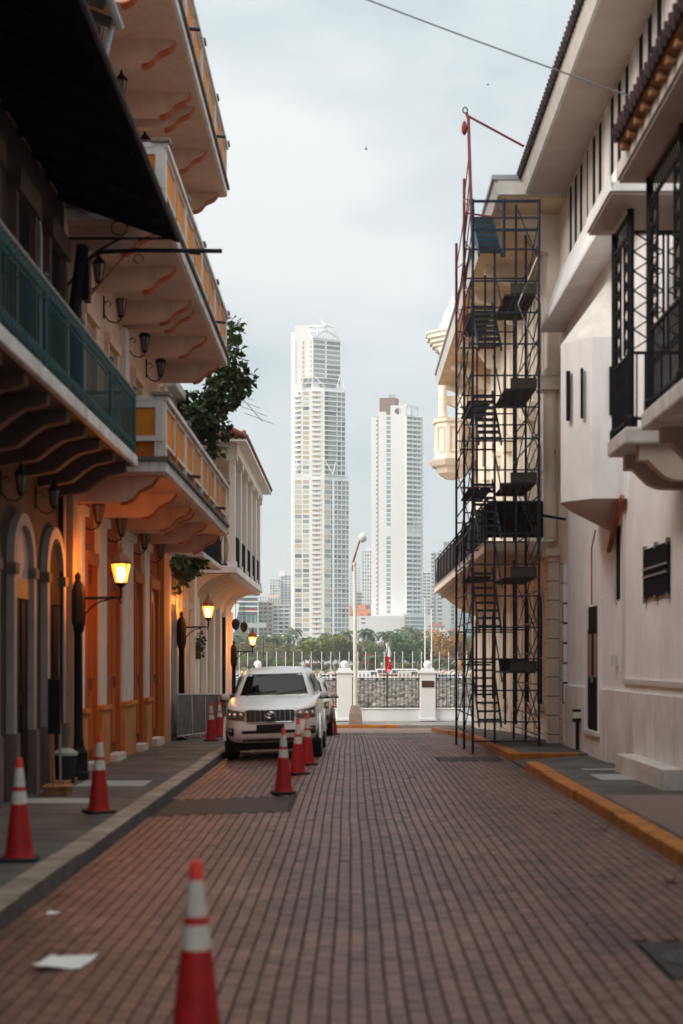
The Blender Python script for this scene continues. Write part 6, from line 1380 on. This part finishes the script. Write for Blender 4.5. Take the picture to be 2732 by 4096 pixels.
for i, (x0, x1, yt, yb, D, lab) in enumerate(((1712,1782,2497,2520,690,'red roofed white house left of the orange tree, upper'),(1700,1760,2520,2545,640,'red roofed low house directly above the plaque pillar'),(1790,1850,2518,2545,650,'red roofed low house behind the orange tree'))):
    t = thing('red_roof_house', lab, 'house', (((x0+x1)/2-VX)*D/FPX, D, -.5), 'red roofed houses'); z = CAMH+(VY-yt-9)*D/FPX
    mass(t, 'wall', [(x0+3,D),(x1-3,D),(x1-3,D+9),(x0+3,D+9)], -1, z, 'far_white'); F_ = Face(x0+3,D,x1-3,D)
    for q in range(4): F_.piece('window', 'win_dark', t, x0+8+15*q, x0+12+15*q, z-1.8, z-.7, -.05, .06)
    a, b_ = (x0-VX)*D/FPX, (x1-VX)*D/FPX; k = MB(); k.add([(a,D-.6,z),(b_,D-.6,z),(b_,D+9.6,z),(a,D+9.6,z),(lerp(a,b_,.3),D+4.5,z+1.7),(lerp(a,b_,.7),D+4.5,z+1.7)], [(0,1,5,4),(1,2,5),(2,3,4,5),(3,0,4),(3,2,1,0)]); k.build('roof', 'far_roof', t)
# wooded slope far behind
k = MB(); rg = random.Random(5)
k.grid([[(-700+70*i, 1750+60*j, -1+ (22+10*math.sin(i*.7)+6*math.sin(i*1.9+1))*math.sin(math.pi*j/8)) for i in range(21)] for j in range(9)]); struct(k.build('hills', 'leaf_mid', smooth=2))

# ------------------------------------------------------------------ cable, birds
k = MB(); a, b_ = Vector((4.56,22.1,10.6)), Vector((-4.40,22.5,14.25)); k.tube([a.lerp(b_, i/24) - Vector((0,0,.35*4*(i/24)*(1-i/24)*.25)) for i in range(25)], .012, 6)
tag(k.build('overhead_cable', 'cable', smooth=True), 'single grey cable strung across the street to white house', 'cable')
def bird(px, py, Y, s_, lab):
    p = Vector(at(px,py,Y)); k = MB(); k.tube([p+Vector((-.5,0,0))*s_, p+Vector((-.25,0,.02))*s_, p+Vector((.1,0,0))*s_, p+Vector((.4,0,.03))*s_], [.01*s_,.07*s_,.08*s_,.015*s_], 8)
    t = thing('flying_bird', lab, 'bird', p, 'birds in the sky'); k.build('body', 'bird', t, smooth=True)
    for q in (-1,1): w = MB(); w.prism([(-.1,0),(.14,0),(.05,.35),(-.10,.75),(-.16,.72),(-.12,.35)], -.012, .012, 'z'); o = w.build('wing', 'bird', t); o.matrix_parent_inverse = Matrix.Identity(4); o.scale = (s_,s_*q,s_); o.rotation_euler = (R(28*q),0,0)
bird(1465, 597, 150, .55, 'small dark bird gliding in the middle of sky')
bird(1952, 340, 90, .22, 'tiny faint bird high right, near the overhead cable')

# ------------------------------------------------------------------ haze
m = bpy.data.materials.new('haze'); m.use_nodes = True; t = m.node_tree; t.nodes.clear(); o_ = t.nodes.new('ShaderNodeOutputMaterial'); v = t.nodes.new('ShaderNodeVolumePrincipled')
v.inputs['Color'].default_value = (.86,.92,.95,1); v.inputs['Density'].default_value = .00032; v.inputs['Anisotropy'].default_value = .2; t.links.new(v.outputs[0], o_.inputs['Volume']); M['haze'] = m
k = MB(); k.box(-2100,2100,-60,2700,-6.5,222); hz = stuff(k.build('haze', 'haze'))
